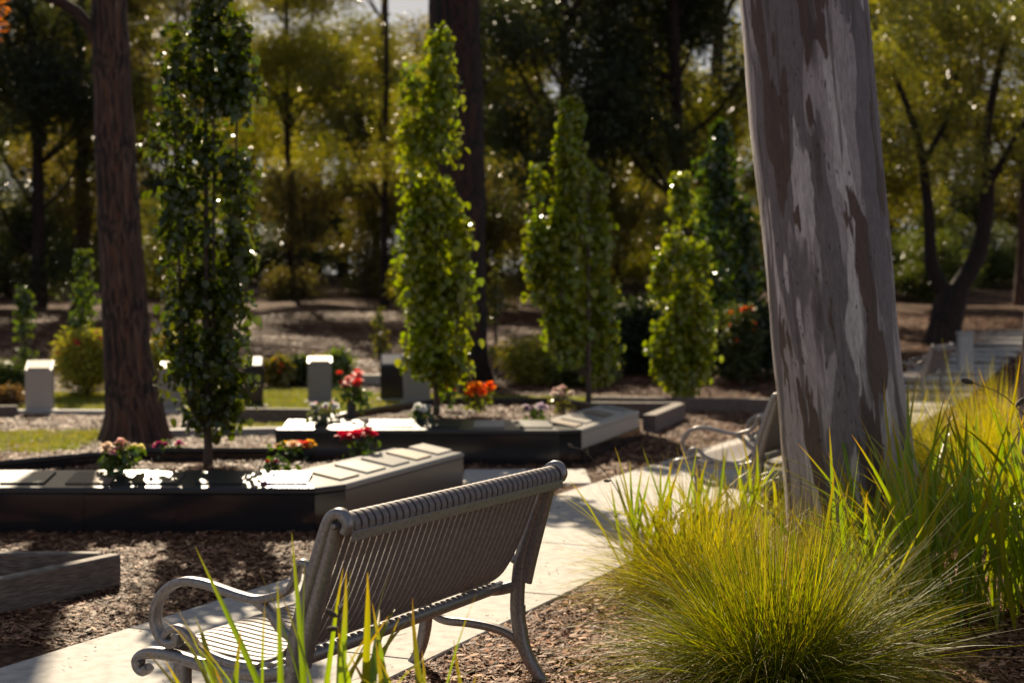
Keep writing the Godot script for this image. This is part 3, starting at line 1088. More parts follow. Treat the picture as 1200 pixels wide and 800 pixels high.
func build_ground() -> void:
	var xs := []
	var ds := []
	for q in [-600.0, -400.0, -250.0, -150.0, -100.0, -70.0]: xs.append(q)
	var x := -50.0
	while x <= 50.0:
		xs.append(x)
		x += 1.0 if absf(x) < 14.0 else 3.0
	for q in [70.0, 100.0, 150.0, 250.0, 400.0, 600.0]: xs.append(q)
	for q in [-300.0, -150.0, -80.0, -40.0, -20.0, -10.0]: ds.append(q)
	var d := -4.0
	while d <= 90.0:
		ds.append(d)
		d += 1.0 if d < 40.0 else 3.0
	for q in [100.0, 130.0, 180.0, 260.0, 400.0, 700.0]: ds.append(q)
	var mb := MB.new()
	for j in ds.size():
		for i in xs.size():
			var h := ground_h(xs[i], ds[j])
			var e := 1.0
			var nn := Vector3(ground_h(xs[i] - e, ds[j]) - ground_h(xs[i] + e, ds[j]), 2.0 * e, -(ground_h(xs[i], ds[j] - e) - ground_h(xs[i], ds[j] + e))).normalized()
			mb.vert(V(xs[i], h, ds[j]), nn)
	for j in ds.size() - 1:
		for i in xs.size() - 1:
			var a := j * xs.size() + i
			mb.quad(a, a + 1, a + xs.size() + 1, a + xs.size())
	var g := part(self, "ground", mb.mesh(), M.ground)
	tag(g, "brown mulch covered ground rising gently towards the forest", "ground", "", "structure")
	# concrete path: slabs with open joints, running away to the right
	var u := Vector2(0.407, 0.913).normalized()
	var nrm := Vector2(-u.y, u.x)
	var o := Vector2(-0.33, 6.07)
	var path := Node3D.new()
	path.name = "path"
	add_child(path)
	tag(path, "pale concrete footpath running past the bench and memorial beds", "path", "", "structure")
	var k := -4
	while k < 24:
		var a := o + u * (k * 1.5 + 0.62 - 0.7)
		var c := a + u * 0.75 + nrm * 0.765
		part(path, "slab", box_mesh(Vector3(1.492, 0.10, 1.53), 0.006, Vector3(0, -0.028, 0)), M.concrete, Transform3D(Basis(Vector3.UP, atan2(u.y, u.x)), V(c.x, ground_h(c.x, c.y), c.y)))
		k += 1
	for q in [[-1.18, 12.62, 1.46, 1.05], [-2.68, 12.62, 1.46, 1.05], [-4.18, 12.62, 1.46, 1.05], [0.12, 12.66, 1.10, 1.05]]:
		part(path, "slab", box_mesh(Vector3(q[2], 0.09, q[3]), 0.006, Vector3(0, -0.028, 0)), M.concrete, Transform3D(Basis.IDENTITY, V(q[0], 0.0, q[1])))
	M.path_poly = PackedVector2Array([o - u * 9.0, o + u * 34.0, o + u * 34.0 + nrm * 1.53, o - u * 9.0 + nrm * 1.53])
	M.cross_poly = PackedVector2Array([Vector2(-4.9, 12.1), Vector2(0.7, 12.1), Vector2(0.7, 13.2), Vector2(-4.9, 13.2)])

func blob(x: float, y: float, z: float, a: float, b: float) -> Array:
	return [Vector3(x, y, z), Vector3(a, b, a)]

func lumps(sd: int, n: int, y0: float, y1: float, wide: float, rad: float) -> Array:
	rng.seed = sd
	var out := []
	for k in n:
		var f := R(0, 1)
		var a := R(0, TAU)
		var w := wide * (1.0 - absf(f - 0.45) * 0.9) * sqrt(R(0.05, 1))
		var r := rad * R(0.65, 1.3)
		out.append([Vector3(cos(a) * w, lerpf(y0, y1, f), sin(a) * w), Vector3(r, r * R(0.5, 0.8), r)])
	return out

func build_trees() -> void:
	# the big smooth-barked gum on the right
	var t := thing("gum_tree", "large smooth gum trunk with patchy grey and brown bark behind the grass tussock", "tree", V(1.88, 0, 7.8))
	var p := smooth([Vector3(0.03, -0.1, 0), Vector3(0.0, 0.12, 0), Vector3(-0.035, 0.4, 0), Vector3(-0.09, 0.85, 0), Vector3(-0.15, 1.4, 0), Vector3(-0.21, 1.99, 0.01), Vector3(-0.27, 2.55, 0.02), Vector3(-0.325, 3.14, 0.03), Vector3(-0.42, 4.2, 0.02), Vector3(-0.5, 5.6, 0.0), Vector3(-0.45, 7.2, 0.0)], 6)
	var r := []
	for q in p:
		r.append(0.343 + 0.09 * exp(-maxf(q.y, 0.0) / 0.28) - 0.003 * q.y - 0.16 * smoothstep(4.0, 7.2, q.y))
	part(t, "trunk", trunk_mesh(p, r, 40, 0.035, [[[Vector3(-0.48, 5.6, 0), Vector3(-1.2, 6.6, 0.2), Vector3(-1.9, 8.0, 0.3)], 0.13, 0.04], [[Vector3(-0.46, 6.4, 0), Vector3(0.3, 7.4, -0.2), Vector3(1.2, 8.6, -0.3)], 0.13, 0.04], [[Vector3(-0.45, 7.1, 0), Vector3(-0.3, 8.2, 0.2), Vector3(0.0, 9.6, 0.3)], 0.12, 0.04]], 3.0), M.gum)
	crown(t, "crown", [blob(-1.9, 8.4, 0.3, 1.3, 0.9), blob(1.3, 9.0, -0.3, 1.3, 0.9), blob(0, 10.0, 0.3, 1.5, 1.0)], 260, M.sprays[0], M.leaf, Color(0.09, 0.10, 0.04), 0.2, 1.0, 71)
	# slim pale gum at the right edge
	t = thing("gum_tree", "slim pale gum trunk cut by the right edge of the view", "tree", V(3.13, 0, 8.6))
	p = smooth([Vector3(0.0, -0.1, 0), Vector3(0.01, 0.3, 0), Vector3(0.02, 1.0, 0), Vector3(0.06, 2.0, 0), Vector3(0.15, 3.2, 0), Vector3(0.3, 5.0, 0), Vector3(0.4, 6.5, 0)], 6)
	r = ramp(0.155, 0.07, p.size())
	part(t, "trunk", trunk_mesh(p, r, 20, 0.05, [[[Vector3(0.38, 6.2, 0), Vector3(0.9, 7.0, 0.2), Vector3(1.2, 8.0, 0.2)], 0.06, 0.02], [[Vector3(0.38, 6.3, 0), Vector3(0.1, 7.2, -0.2), Vector3(-0.1, 8.1, -0.2)], 0.06, 0.02]], 8.0), M.gum_pale)
	crown(t, "crown", [blob(1.2, 8.2, 0.2, 1.0, 0.7), blob(-0.1, 8.4, -0.2, 1.0, 0.7)], 120, M.sprays[1], M.leaf, Color(0.09, 0.10, 0.04), 0.2, 1.0, 72)
	# rough brown trunk at the left
	t = thing("gum_tree", "rough brown tree trunk standing left behind the near memorial bed", "tree", V(-4.26, 0, 16.2))
	p = smooth([Vector3(0.05, -0.1, 0), Vector3(0.03, 0.25, 0), Vector3(-0.02, 0.8, 0), Vector3(-0.10, 2.0, 0), Vector3(-0.16, 3.2, 0), Vector3(-0.20, 4.3, 0), Vector3(-0.22, 5.2, 0), Vector3(-0.15, 8.6, 0), Vector3(0.1, 12.4, 0)], 6)
	r = []
	for q in p:
		r.append(0.262 + 0.17 * exp(-maxf(q.y, 0.0) / 0.35) - 0.013 * q.y)
	part(t, "trunk", trunk_mesh(p, r, 26, 0.10, [[[Vector3(-0.19, 4.1, 0), Vector3(-0.55, 4.75, 0.1), Vector3(-1.3, 5.05, 0.2), Vector3(-2.4, 5.6, 0.2)], 0.085, 0.03], [[Vector3(-0.05, 10.4, 0), Vector3(0.8, 12.0, 0.3), Vector3(1.9, 13.6, 0.4)], 0.11, 0.04], [[Vector3(0.0, 11.4, 0), Vector3(-0.9, 13.0, 0.2), Vector3(-1.7, 14.4, 0.2)], 0.1, 0.04]], 5.0), M.bark)
	crown(t, "crown", [blob(-2.5, 5.9, 0.2, 0.7, 0.4), blob(2.1, 14.0, 0.4, 1.5, 0.8), blob(-1.8, 14.9, 0.2, 1.4, 0.9), blob(0.3, 14.9, 0.0, 1.4, 0.9)], 330, M.sprays[0], M.leaf, Color(0.09, 0.10, 0.04), 0.2, 1.0, 73)
	crown(t, "orange_leaves", [blob(-1.52, 4.66, 0.1, 0.16, 0.16), blob(-1.45, 4.95, 0.1, 0.12, 0.08)], 8, M.fine_leaf, M.leaf, Color(0.55, 0.16, 0.02), 0.2, 1.3, 76)
	# big dark trunk behind the second bed
	t = thing("gum_tree", "massive dark tree trunk rising behind the leafy columnar tree at centre", "tree", V(-1.0, ground_h(-1.0, 26.0), 26.0))
	p = smooth([Vector3(0.0, -0.1, 0), Vector3(0.0, 0.3, 0), Vector3(0.02, 1.5, 0), Vector3(0.02, 3.0, 0), Vector3(0.0, 5.0, 0), Vector3(-0.02, 8.0, 0), Vector3(0.1, 12.5, 0), Vector3(0.2, 18.0, 0)], 5)
	r = []
	for q in p:
		r.append(0.53 + 0.16 * exp(-maxf(q.y, 0.0) / 0.5) - 0.010 * q.y - 0.12 * smoothstep(8.0, 18.0, q.y))
	part(t, "trunk", trunk_mesh(p, r, 22, 0.09, [[[Vector3(0.15, 15.0, 0), Vector3(1.5, 17.4, 0.3), Vector3(3.0, 19.4, 0.4)], 0.2, 0.06], [[Vector3(0.17, 16.0, 0), Vector3(-1.5, 18.6, 0.3), Vector3(-2.6, 20.5, 0.4)], 0.2, 0.06]], 6.0), M.bark_dark)
	crown(t, "crown", [blob(3.2, 19.8, 0.4, 1.7, 1.0), blob(-2.8, 20.9, 0.4, 1.7, 1.1), blob(0.3, 21.0, 0.0, 2.0, 1.3)], 420, M.sprays[2], M.leaf, Color(0.08, 0.09, 0.04), 0.2, 1.0, 74)
	# columnar trees in the beds
	var gl := Color(0.10, 0.15, 0.02)
	columnar_tree("columnar_tree", "tall dark green columnar tree growing in the near memorial bed", V(-2.36, 0.26, 11.2), 0.30, [[0.06, 0.0, 0.32, 4.25, 0.24], [-0.22, 0.05, 1.2, 3.35, 0.17], [0.24, 0.03, 1.5, 3.45, 0.15], [-0.14, -0.05, 0.3, 1.75, 0.24], [0.2, 0.02, 0.4, 1.5, 0.16]], 640, Color(0.06, 0.085, 0.012), 201)
	columnar_tree("columnar_tree", "bright columnar tree in the far memorial bed before the dark trunk", V(-0.83, 0.30, 15.8), 0.35, [[0.05, 0.0, 0.40, 4.35, 0.24], [-0.24, 0.0, 1.15, 3.75, 0.17], [0.26, 0.05, 0.40, 2.1, 0.16], [-0.12, 0.05, 0.5, 2.4, 0.26]], 720, Color(0.20, 0.25, 0.014), 202, 1.15)
	columnar_tree("columnar_tree", "twin-topped columnar tree at the right end of far memorial bed", V(0.92, 0.30, 17.5), 0.35, [[-0.22, 0.1, 0.55, 3.62, 0.20], [-0.6, 0.1, 1.3, 2.85, 0.13], [-0.40, 0.1, 0.8, 2.2, 0.18], [0.10, -0.4, 0.35, 2.9, 0.26]], 720, Color(0.175, 0.225, 0.014), 203, 1.2)
	columnar_tree("columnar_tree", "shorter bright columnar tree right of centre beside rounded dark bushes", V(2.52, 0.02, 21.6), 0.25, [[0.0, 0.0, 0.28, 3.4, 0.25], [-0.3, 0.0, 0.5, 2.2, 0.16], [0.3, 0.0, 0.45, 2.35, 0.16], [0.02, 0.0, 0.25, 1.6, 0.36]], 540, Color(0.20, 0.25, 0.014), 204, 1.3)
	columnar_tree("columnar_tree", "dark leafy columnar tree standing behind the shorter bright one", V(4.0, ground_h(4.0, 28.0), 28.0), 0.3, [[0.0, 0.0, 0.3, 4.7, 0.55], [0.5, 0.0, 0.4, 3.2, 0.35]], 520, Color(0.05, 0.085, 0.02), 205, 1.6)
	columnar_tree("sapling", "thin green sapling at the far left edge of the garden", V(-8.75, ground_h(-8.75, 26.0), 26.0), 0.2, [[0.0, 0.0, 0.15, 1.6, 0.12]], 60, Color(0.07, 0.11, 0.025), 206, 1.2)
	columnar_tree("sapling", "thin green sapling half hidden by the rough left trunk", V(-7.1, ground_h(-7.1, 24.0), 24.0), 0.2, [[0.0, 0.0, 0.2, 2.3, 0.17]], 110, Color(0.09, 0.14, 0.025), 207, 1.2)
	columnar_tree("sapling", "small yellow-green sapling on the open mulch slope", V(-2.75, ground_h(-2.75, 30.0), 30.0), 0.12, [[0.0, 0.0, 0.1, 1.05, 0.11]], 46, Color(0.15, 0.15, 0.03), 208, 1.2)
	columnar_tree("sapling", "thin bare sapling right of the dark central trunk", V(-0.3, ground_h(-0.3, 27.0), 27.0), 0.35, [[0.0, 0.0, 0.4, 2.1, 0.10]], 30, Color(0.09, 0.10, 0.03), 209, 1.2)
	# forked tree on the right
	var fx := 10.2
	var fd := 34.0
	t = thing("forked_tree", "low forked dark tree with sunlit leaves on the right", "tree", V(fx, ground_h(fx, fd), fd))
	part(t, "trunk", trunk_mesh(smooth([Vector3(-0.15, -0.1, 0), Vector3(-0.05, 0.4, 0), Vector3(0.1, 1.0, 0), Vector3(0.2, 1.35, 0)], 4), ramp(0.42, 0.34, 13), 14, 0.1, [
		[[Vector3(0.1, 1.0, 0), Vector3(-0.35, 1.8, 0), Vector3(-0.45, 3.2, 0), Vector3(-0.7, 4.8, 0), Vector3(-1.3, 6.4, 0)], 0.20, 0.06],
		[[Vector3(0.2, 1.2, 0), Vector3(0.75, 2.2, 0), Vector3(0.95, 3.6, 0), Vector3(0.9, 5.0, 0), Vector3(1.3, 7.0, 0)], 0.24, 0.07],
		[[Vector3(0.95, 3.7, 0), Vector3(1.6, 5.0, 0.3), Vector3(2.4, 6.4, 0.4)], 0.1, 0.04],
		[[Vector3(-0.6, 4.2, 0), Vector3(0.1, 5.4, -0.3), Vector3(0.3, 6.6, -0.3)], 0.09, 0.03]], 9.0), M.bark_dark)
	crown(t, "crown", [blob(-1.2, 6.6, 0, 1.3, 0.9), blob(1.3, 7.2, 0, 1.5, 0.9), blob(2.6, 6.0, 0.4, 1.3, 0.8), blob(0.2, 5.6, -0.3, 1.0, 0.8), blob(-0.2, 7.6, 0.3, 1.4, 0.8), blob(2.2, 4.4, 0.3, 0.9, 0.6), blob(0.1, 4.1, 0.5, 0.7, 0.5), blob(-1.3, 4.7, 0.2, 0.7, 0.6)], 560, M.sprays[0], M.leaf, Color(0.24, 0.24, 0.045), 0.2, 0.75, 75, 0.05)
	# the forest: [x, d, height, trunk radius, crown bottom, crown top, crown half width, lumps, twig ends, colour]
	var olive := Color(0.16, 0.16, 0.03)
	var dark := Color(0.055, 0.07, 0.028)
	var gold := Color(0.29, 0.285, 0.03)
	var dusty := Color(0.20, 0.175, 0.055)
	var rows := [
		[-20.0, 51.0, 14.0, 0.30, 3.0, 15.0, 3.2, 14, 620, dark, "dark gum tree at the far left end of the forest"],
		[-16.0, 49.0, 13.0, 0.26, 2.6, 14.0, 2.8, 13, 600, dark, "dark gum tree just left of the rough brown trunk"],
		[-15.4, 52.0, 16.0, 0.30, 2.5, 16.0, 3.4, 14, 620, dusty, "dusty gum tree behind the dark left trees of the forest"],
		[-11.6, 52.0, 14.5, 0.17, 2.8, 15.5, 2.9, 13, 560, olive, "olive gum tree behind the tall dark columnar tree"],
		[-8.6, 56.0, 17.0, 0.15, 4.0, 15.0, 2.8, 11, 420, gold, "pale thin-crowned gum with sky showing left of centre"],
		[-5.6, 60.0, 18.0, 0.18, 2.2, 14.0, 3.2, 9, 330, gold, "golden backlit gum left of the massive dark trunk"],
		[-4.4, 50.0, 14.0, 0.14, 3.2, 14.5, 2.4, 10, 330, gold, "slim gum with a high crown left of the massive trunk"],
		[-1.0, 54.0, 16.0, 0.2, 2.0, 15.0, 3.2, 12, 520, gold, "golden gum tree directly behind the massive dark trunk"],
		[1.6, 44.0, 14.0, 0.26, 3.6, 13.0, 2.9, 13, 620, dark, "dark gum right of the massive trunk"],
		[3.6, 52.0, 16.0, 0.28, 3.4, 15.0, 3.2, 13, 560, olive, "olive gum behind the twin-topped columnar tree"],
		[5.0, 43.0, 14.0, 0.26, 3.2, 12.5, 2.9, 13, 640, dark, "dark bushy gum above the shorter bright columnar tree"],
		[7.0, 50.0, 15.0, 0.36, 4.5, 15.0, 2.8, 12, 500, gold, "golden gum left of the large patchy trunk"],
		[8.3, 40.0, 13.0, 0.30, 7.0, 14.0, 2.6, 9, 360, olive, "dark-stemmed gum beside the large patchy trunk's left edge"],
		[12.4, 54.0, 15.0, 0.18, 2.5, 15.0, 3.2, 12, 480, gold, "golden gum behind the forked tree"],
		[17.6, 50.0, 13.0, 0.28, 5.5, 13.5, 3.0, 11, 420, olive, "olive gum at the far right of the forest"],
		[16.0, 62.0, 16.0, 0.28, 3.5, 14.0, 3.2, 11, 420, gold, "pale gold gum beyond the far right shrubs"],
		[21.5, 45.0, 13.0, 0.30, 3.0, 14.0, 3.0, 11, 380, olive, "gum tree past the right edge of the forest"],
		[-22.0, 48.0, 15.0, 0.30, 3.0, 16.0, 3.4, 13, 420, dark, "gum tree past the left edge of the forest"],
	]
	var sd := 300
	for q in rows:
		sd += 1
		forest_tree("forest_tree", q[10], q[0], q[1], q[2], q[3], lumps(sd, q[7] + 3, q[4], q[5], q[6], 1.45), int(q[8] * 1.7), q[9], M.bark_grey if sd % 3 == 0 else M.bark_dark, sd, 1.0, "gum trees of the forest behind the garden")
	# far trees closing the forest
	for k in 22:
		rng.seed = 900 + k
		var x := -36.0 + k * 3.5 + R(-1.0, 1.0)
		var d := R(74.0, 92.0)
		var hh := R(13.0, 19.0)
		if k >= 6 and k <= 9: hh = 13.0
		var tone: Color = [olive, dusty, gold, olive][k % 4]
		forest_tree("distant_tree", "blurred tree in the deepest row of the forest", x, d, hh, 0.3, lumps(950 + k, 18, 1.5, hh, 3.8, 2.1), 900, tone, M.bark_dark, 400 + k, 1.5, "trees of the deepest forest row", 0.05)
	# undergrowth at the forest edge
	for k in 24:
		rng.seed = 1600 + k
		var x := -34.0 + k * 2.95 + R(-0.8, 0.8)
		var d := R(62.0, 72.0)
		var hh := R(3.6, 6.5)
		shrub("understory_tree", "low dense tree filling the shade beneath the forest", "tree", V(x, ground_h(x, d), d), lumps(1650 + k, 9, 0.6, hh, 2.0, 1.3), 330, M.sprays[k % 3], M.leaf, [dark, olive, dusty][k % 3], 1.15, 1700 + k, "low trees beneath the forest")
	for k in 30:
		rng.seed = 1200 + k
		var x := -27.0 + k * 1.75 + R(-0.7, 0.7)
		var d := R(45.0, 60.0)
		if x > 7.0: d += 6.0
		var hh := R(1.6, 3.6)
		if x > -12.0 and x < 8.0: hh *= 1.5
		var at := V(x, ground_h(x, d), d)
		var tone: Color = [dusty, olive, gold, Color(0.16, 0.14, 0.06)][k % 4]
		if x < -9.0: tone = [dark, olive][k % 2]
		if x > 9.0: tone = Color(0.11, 0.14, 0.035)
		var where := "left of the tall dark columnar tree" if x < -9.0 else "between the columnar trees" if x < 8.0 else "beyond the forked tree on the right"
		shrub("bush", "blurred bush of the forest edge " + where, "bush", at, lumps(1250 + k, 8, 0.4, hh, 1.4, 1.0), 280, M.sprays[k % 3], M.leaf, tone, 0.9, 1300 + k, "bushes along the forest edge " + where)

func build_beds() -> void:
	var bg: Material = M.black_granite
	var bt: Material = M.black_granite_top
	# near bed
	var near := [Vector2(-4.35, 9.55), Vector2(-1.30, 9.52), Vector2(-1.12, 9.72), Vector2(-0.40, 11.86), Vector2(-3.12, 11.92), Vector2(-4.35, 10.4)]
	memorial_bed("near dark granite memorial bed with plaques behind the bench", near, 0.30, 0.375, 0.40, [[bt, [M.grey_granite, bt, bt, M.bronze, bt, bt, M.purple_stone]], [bt, []], [M.grey_granite, [M.bronze, M.warm_granite, M.grey_granite]], [bt, []], [bt, []], [bt, []]], 31, 1.55)
	var far := [Vector2(-2.25, 13.75), Vector2(0.45, 13.62), Vector2(0.66, 13.72), Vector2(1.42, 16.2), Vector2(0.9, 17.9), Vector2(-1.2, 17.9), Vector2(-2.1, 15.4)]
	memorial_bed("far dark granite memorial bed holding two columnar trees", far, 0.33, 0.40, 0.42, [[bt, [bt, M.grey_granite, bt]], [bt, []], [M.warm_granite, [M.bronze, M.warm_granite, M.grey_granite]], [bt, []], [bt, []], [bt, []], [bt, []]], 32, 1.4)
	# sleeper beds
	edging("timber_edging", "grey timber sleeper corner of a low bed at lower left", [[Vector2(-2.12, 7.72), Vector2(-3.6, 4.95)], [Vector2(-2.21, 7.76), Vector2(-5.2, 7.80)]], 0.085, 0.175, M.timber, "edging", "timber edged beds")
	edging("timber_edging", "long timber edging right of the far memorial bed", [[Vector2(1.15, 20.9), Vector2(3.75, 20.4)], [Vector2(3.79, 20.35), Vector2(4.15, 22.2)]], 0.16, 0.20, M.timber, "edging", "timber edged beds")
	edging("timber_edging", "short timber edging beside the far memorial bed's right end", [[Vector2(1.62, 17.1), Vector2(2.22, 19.2)], [Vector2(2.26, 19.3), Vector2(1.0, 19.45)]], 0.16, 0.22, M.timber, "edging", "timber edged beds")
	edging("kerb", "brown kerb between the rough trunk and the far memorial bed", [[Vector2(-4.05, 18.6), Vector2(-2.35, 18.4)]], 0.14, 0.20, M.timber, "kerb", "low kerbs of the lawn")
	edging("kerb", "bright pale kerb strip behind the rough brown trunk", [[Vector2(-6.95, 20.1), Vector2(-4.5, 20.0)]], 0.22, 0.07, M.concrete, "kerb", "low kerbs of the lawn")
	edging("kerb", "dark kerb end at the left edge of the lawn", [[Vector2(-7.9, 19.4), Vector2(-6.7, 19.6)]], 0.14, 0.16, M.timber, "kerb", "low kerbs of the lawn")
	edging("kerb", "pale kerb between rough trunk and near memorial bed", [[Vector2(-4.0, 16.6), Vector2(-2.2, 17.0)]], 0.2, 0.09, M.concrete, "kerb", "low kerbs of the lawn")
	edging("kerb", "long low kerb behind the row of memorial plinths", [[Vector2(-5.0, 25.3), Vector2(-0.9, 25.0)]], 0.3, 0.18, M.concrete, "kerb", "low kerbs of the lawn")
	# plinths with sloping tops
	var pl := [
		[-6.62, 20.3, 0.36, 0.62, 0.74, M.warm_granite, "pale stone plinth with a bright top left of the rough trunk", 0.2],
		[-4.88, 20.8, 0.33, 0.60, 0.70, M.grey_granite, "grey stone plinth just right of the rough trunk"],
		[-3.78, 21.2, 0.28, 0.62, 0.76, bg, "black plinth half hidden by the tall dark columnar tree"],
		[-2.92, 22.0, 0.36, 0.64, 0.72, M.grey_granite, "grey stone plinth standing alone left of the black plinth"],
		[-1.86, 22.4, 0.36, 0.56, 0.74, bg, "black plinth with a sloping top beside a grey one"],
		[-1.44, 21.9, 0.40, 0.66, 0.76, M.grey_granite, "grey stone plinth touching the black plinth near the centre"]]
	for q in pl:
		var t := thing("memorial_plinth", q[6], "plinth", V(q[0], ground_h(q[0], q[1]), q[1]), q[7] if q.size() > 7 else 0.12, "memorial plinths on the lawn")
		var mb := MB.new()
		var w: float = q[2] * 0.5
		var dd := 0.15
		var h0: float = q[3]
		var h1: float = q[4]
		var c := [Vector3(-w, -0.03, dd), Vector3(w, -0.03, dd), Vector3(w, -0.03, -dd), Vector3(-w, -0.03, -dd), Vector3(-w, h0, dd), Vector3(w, h0, dd), Vector3(w, h1, -dd), Vector3(-w, h1, -dd)]
		mb.face([c[0], c[1], c[5], c[4]], Vector3.BACK)
		mb.face([c[2], c[3], c[7], c[6]], Vector3.FORWARD)
		mb.face([c[1], c[2], c[6], c[5]], Vector3.RIGHT)
		mb.face([c[0], c[3], c[7], c[4]], Vector3.LEFT)
		mb.face([c[4], c[5], c[6], c[7]], Vector3.UP)
		part(t, "block", mb.mesh(), q[5])
		var ang := atan2(h1 - h0, 2.0 * dd)
		part(t, "plaque", box_mesh(Vector3(q[2] * 0.84, 0.02, 0.27), 0.004), M.bronze if q[5] != bg else M.grey_granite, Transform3D(Basis(Vector3.RIGHT, ang), Vector3(0, (h0 + h1) * 0.5 + 0.008, 0)))
		part(t, "base", box_mesh(Vector3(q[2] + 0.10, 0.08, 0.42), 0.01, Vector3(0, 0.02, 0)), M.concrete)

func build_benches() -> void:
	var turn := atan2(0.88963, 0.45668)
	make_bench("grey metal slatted bench in the foreground, seen from behind", V(-0.522, 0.0, 4.35), turn)
	make_bench("second metal bench partly hidden behind the large patchy trunk", V(1.88, 0.0, 10.25), turn)
	make_bench("farthest metal bench on the right below the forked tree", V(6.55, ground_h(6.55, 22.5), 22.5), turn)

func build_grasses() -> void:
	var lime := [Color(0.24, 0.27, 0.015), Color(0.34, 0.34, 0.02), Color(0.15, 0.19, 0.015), Color(0.40, 0.38, 0.02), Color(0.30, 0.22, 0.08), Color(0.09, 0.11, 0.015), Color(0.20, 0.24, 0.015)]
	var gold := [Color(0.46, 0.40, 0.02), Color(0.52, 0.42, 0.025), Color(0.36, 0.35, 0.02)]
	var t1 := tussock_mesh(41, 4200, 0.84, 0.86, 0.0046, 0.20, lime)
	var t2 := tussock_mesh(42, 2200, 0.80, 0.85, 0.006, 0.22, gold)
	var t3 := tussock_mesh(43, 2000, 0.75, 0.80, 0.006, 0.22, gold)
	var spots := [
		[t1, 1.06, 5.75, 1.0, 0.0, "large fine-leaved grass tussock in the right foreground"],
		[t2, 0.98, 7.35, 0.92, 1.0, "golden backlit tussock between the path and large trunk"],
		[t3, 1.62, 6.95, 0.80, 2.0, "golden tussock against the foot of the large patchy trunk"],
		[t2, 3.35, 10.6, 1.28, 0.5, "bright yellow tussock right of the large trunk, nearest of three"],
		[t3, 2.95, 11.7, 1.35, 3.0, "bright yellow tussock directly right of the large trunk"],
		[t2, 4.05, 12.0, 1.4, 4.0, "bright yellow tussock at the far right edge"],
		[t3, 2.15, 9.6, 0.7, 5.0, "small golden tussock behind the large patchy trunk"]]
	for q in spots:
		var t := thing("grass_tussock", q[5], "grass tussock", V(q[1], 0, q[2]), q[4], "grass tussocks beside the path")
		var b := part(t, "blades", q[0], M.grass, Transform3D(Basis.IDENTITY.scaled(Vector3.ONE * q[3]), Vector3.ZERO))
		b.set_meta("kind", "stuff")
	var s := strap_plant("strap_leaf_plant", "broad-bladed green plant right behind the foreground tussock", V(2.25, 0, 7.0), 190, 0.46, 0.75, 1.25, 0.42, 51, "strap-leaved plants", 1.15)
	stalk(s, [Vector3(0.2, 0.0, 0.2), Vector3(0.42, 0.6, 0.15), Vector3(0.15, 1.02, 0.1), Vector3(-0.05, 1.13, 0.1)], 0.004, [[Vector3(-0.05, 1.13, 0.1), Vector3(-0.06, 0.015, 0)], [Vector3(0.15, 1.02, 0.1), Vector3(0.05, 0.04, 0)], [Vector3(0.28, 0.86, 0.12), Vector3(0.06, 0.03, 0)]], M.stem)
	strap_plant("strap_leaf_plant", "broad-bladed plant at the far right edge below the slim trunk", V(2.72, 0, 6.9), 120, 0.36, 0.8, 1.38, 0.36, 52, "strap-leaved plants", 1.15)
	strap_plant("strap_leaf_plant", "broad-bladed plant in front of the large trunk's foot", V(1.75, 0, 6.55), 90, 0.26, 0.6, 1.0, 0.42, 53, "strap-leaved plants")
	s = strap_plant("strap_leaf_plant", "broad-bladed plant leaning over the path's right edge", V(0.82, 0, 7.75), 60, 0.22, 0.5, 0.85, 0.6, 54, "strap-leaved plants")
	stalk(s, [Vector3(-0.05, 0.0, 0.1), Vector3(-0.25, 0.5, 0.15), Vector3(-0.42, 0.72, 0.2), Vector3(-0.5, 0.76, 0.2)], 0.003, [[Vector3(-0.5, 0.76, 0.2), Vector3(-0.03, 0.02, 0)], [Vector3(-0.42, 0.72, 0.2), Vector3(-0.01, 0.035, 0)], [Vector3(-0.3, 0.58, 0.16), Vector3(-0.04, 0.0, 0)]], M.stem)
	strap_plant("strap_leaf_plant", "broad-bladed plant before the second bench", V(1.32, 0, 8.75), 50, 0.25, 0.5, 0.8, 0.5, 55, "strap-leaved plants")
	# the plant in the very foreground, its tips rising before the bench
	s = strap_plant("strap_leaf_plant", "bright green blades rising in front of the bench's near end", V(-0.50, 0, 3.75), 52, 0.20, 0.60, 0.95, 0.36, 56, "strap-leaved plants", 1.2)
	stalk(s, [Vector3(0.05, 0.0, 0.0), Vector3(0.06, 0.4, 0.02), Vector3(0.05, 0.72, 0.02)], 0.003, [[Vector3(0.05, 0.70, 0.02), Vector3(0.03, 0.03, 0)], [Vector3(0.05, 0.69, 0.02), Vector3(-0.035, 0.02, 0)], [Vector3(0.055, 0.66, 0.02), Vector3(-0.035, 0.0, 0)]], M.stem)
	strap_plant("strap_leaf_plant", "few tall green blades in front of the bench's middle", V(-0.2, 0, 3.85), 14, 0.07, 0.55, 0.86, 0.2, 57, "strap-leaved plants", 1.1)

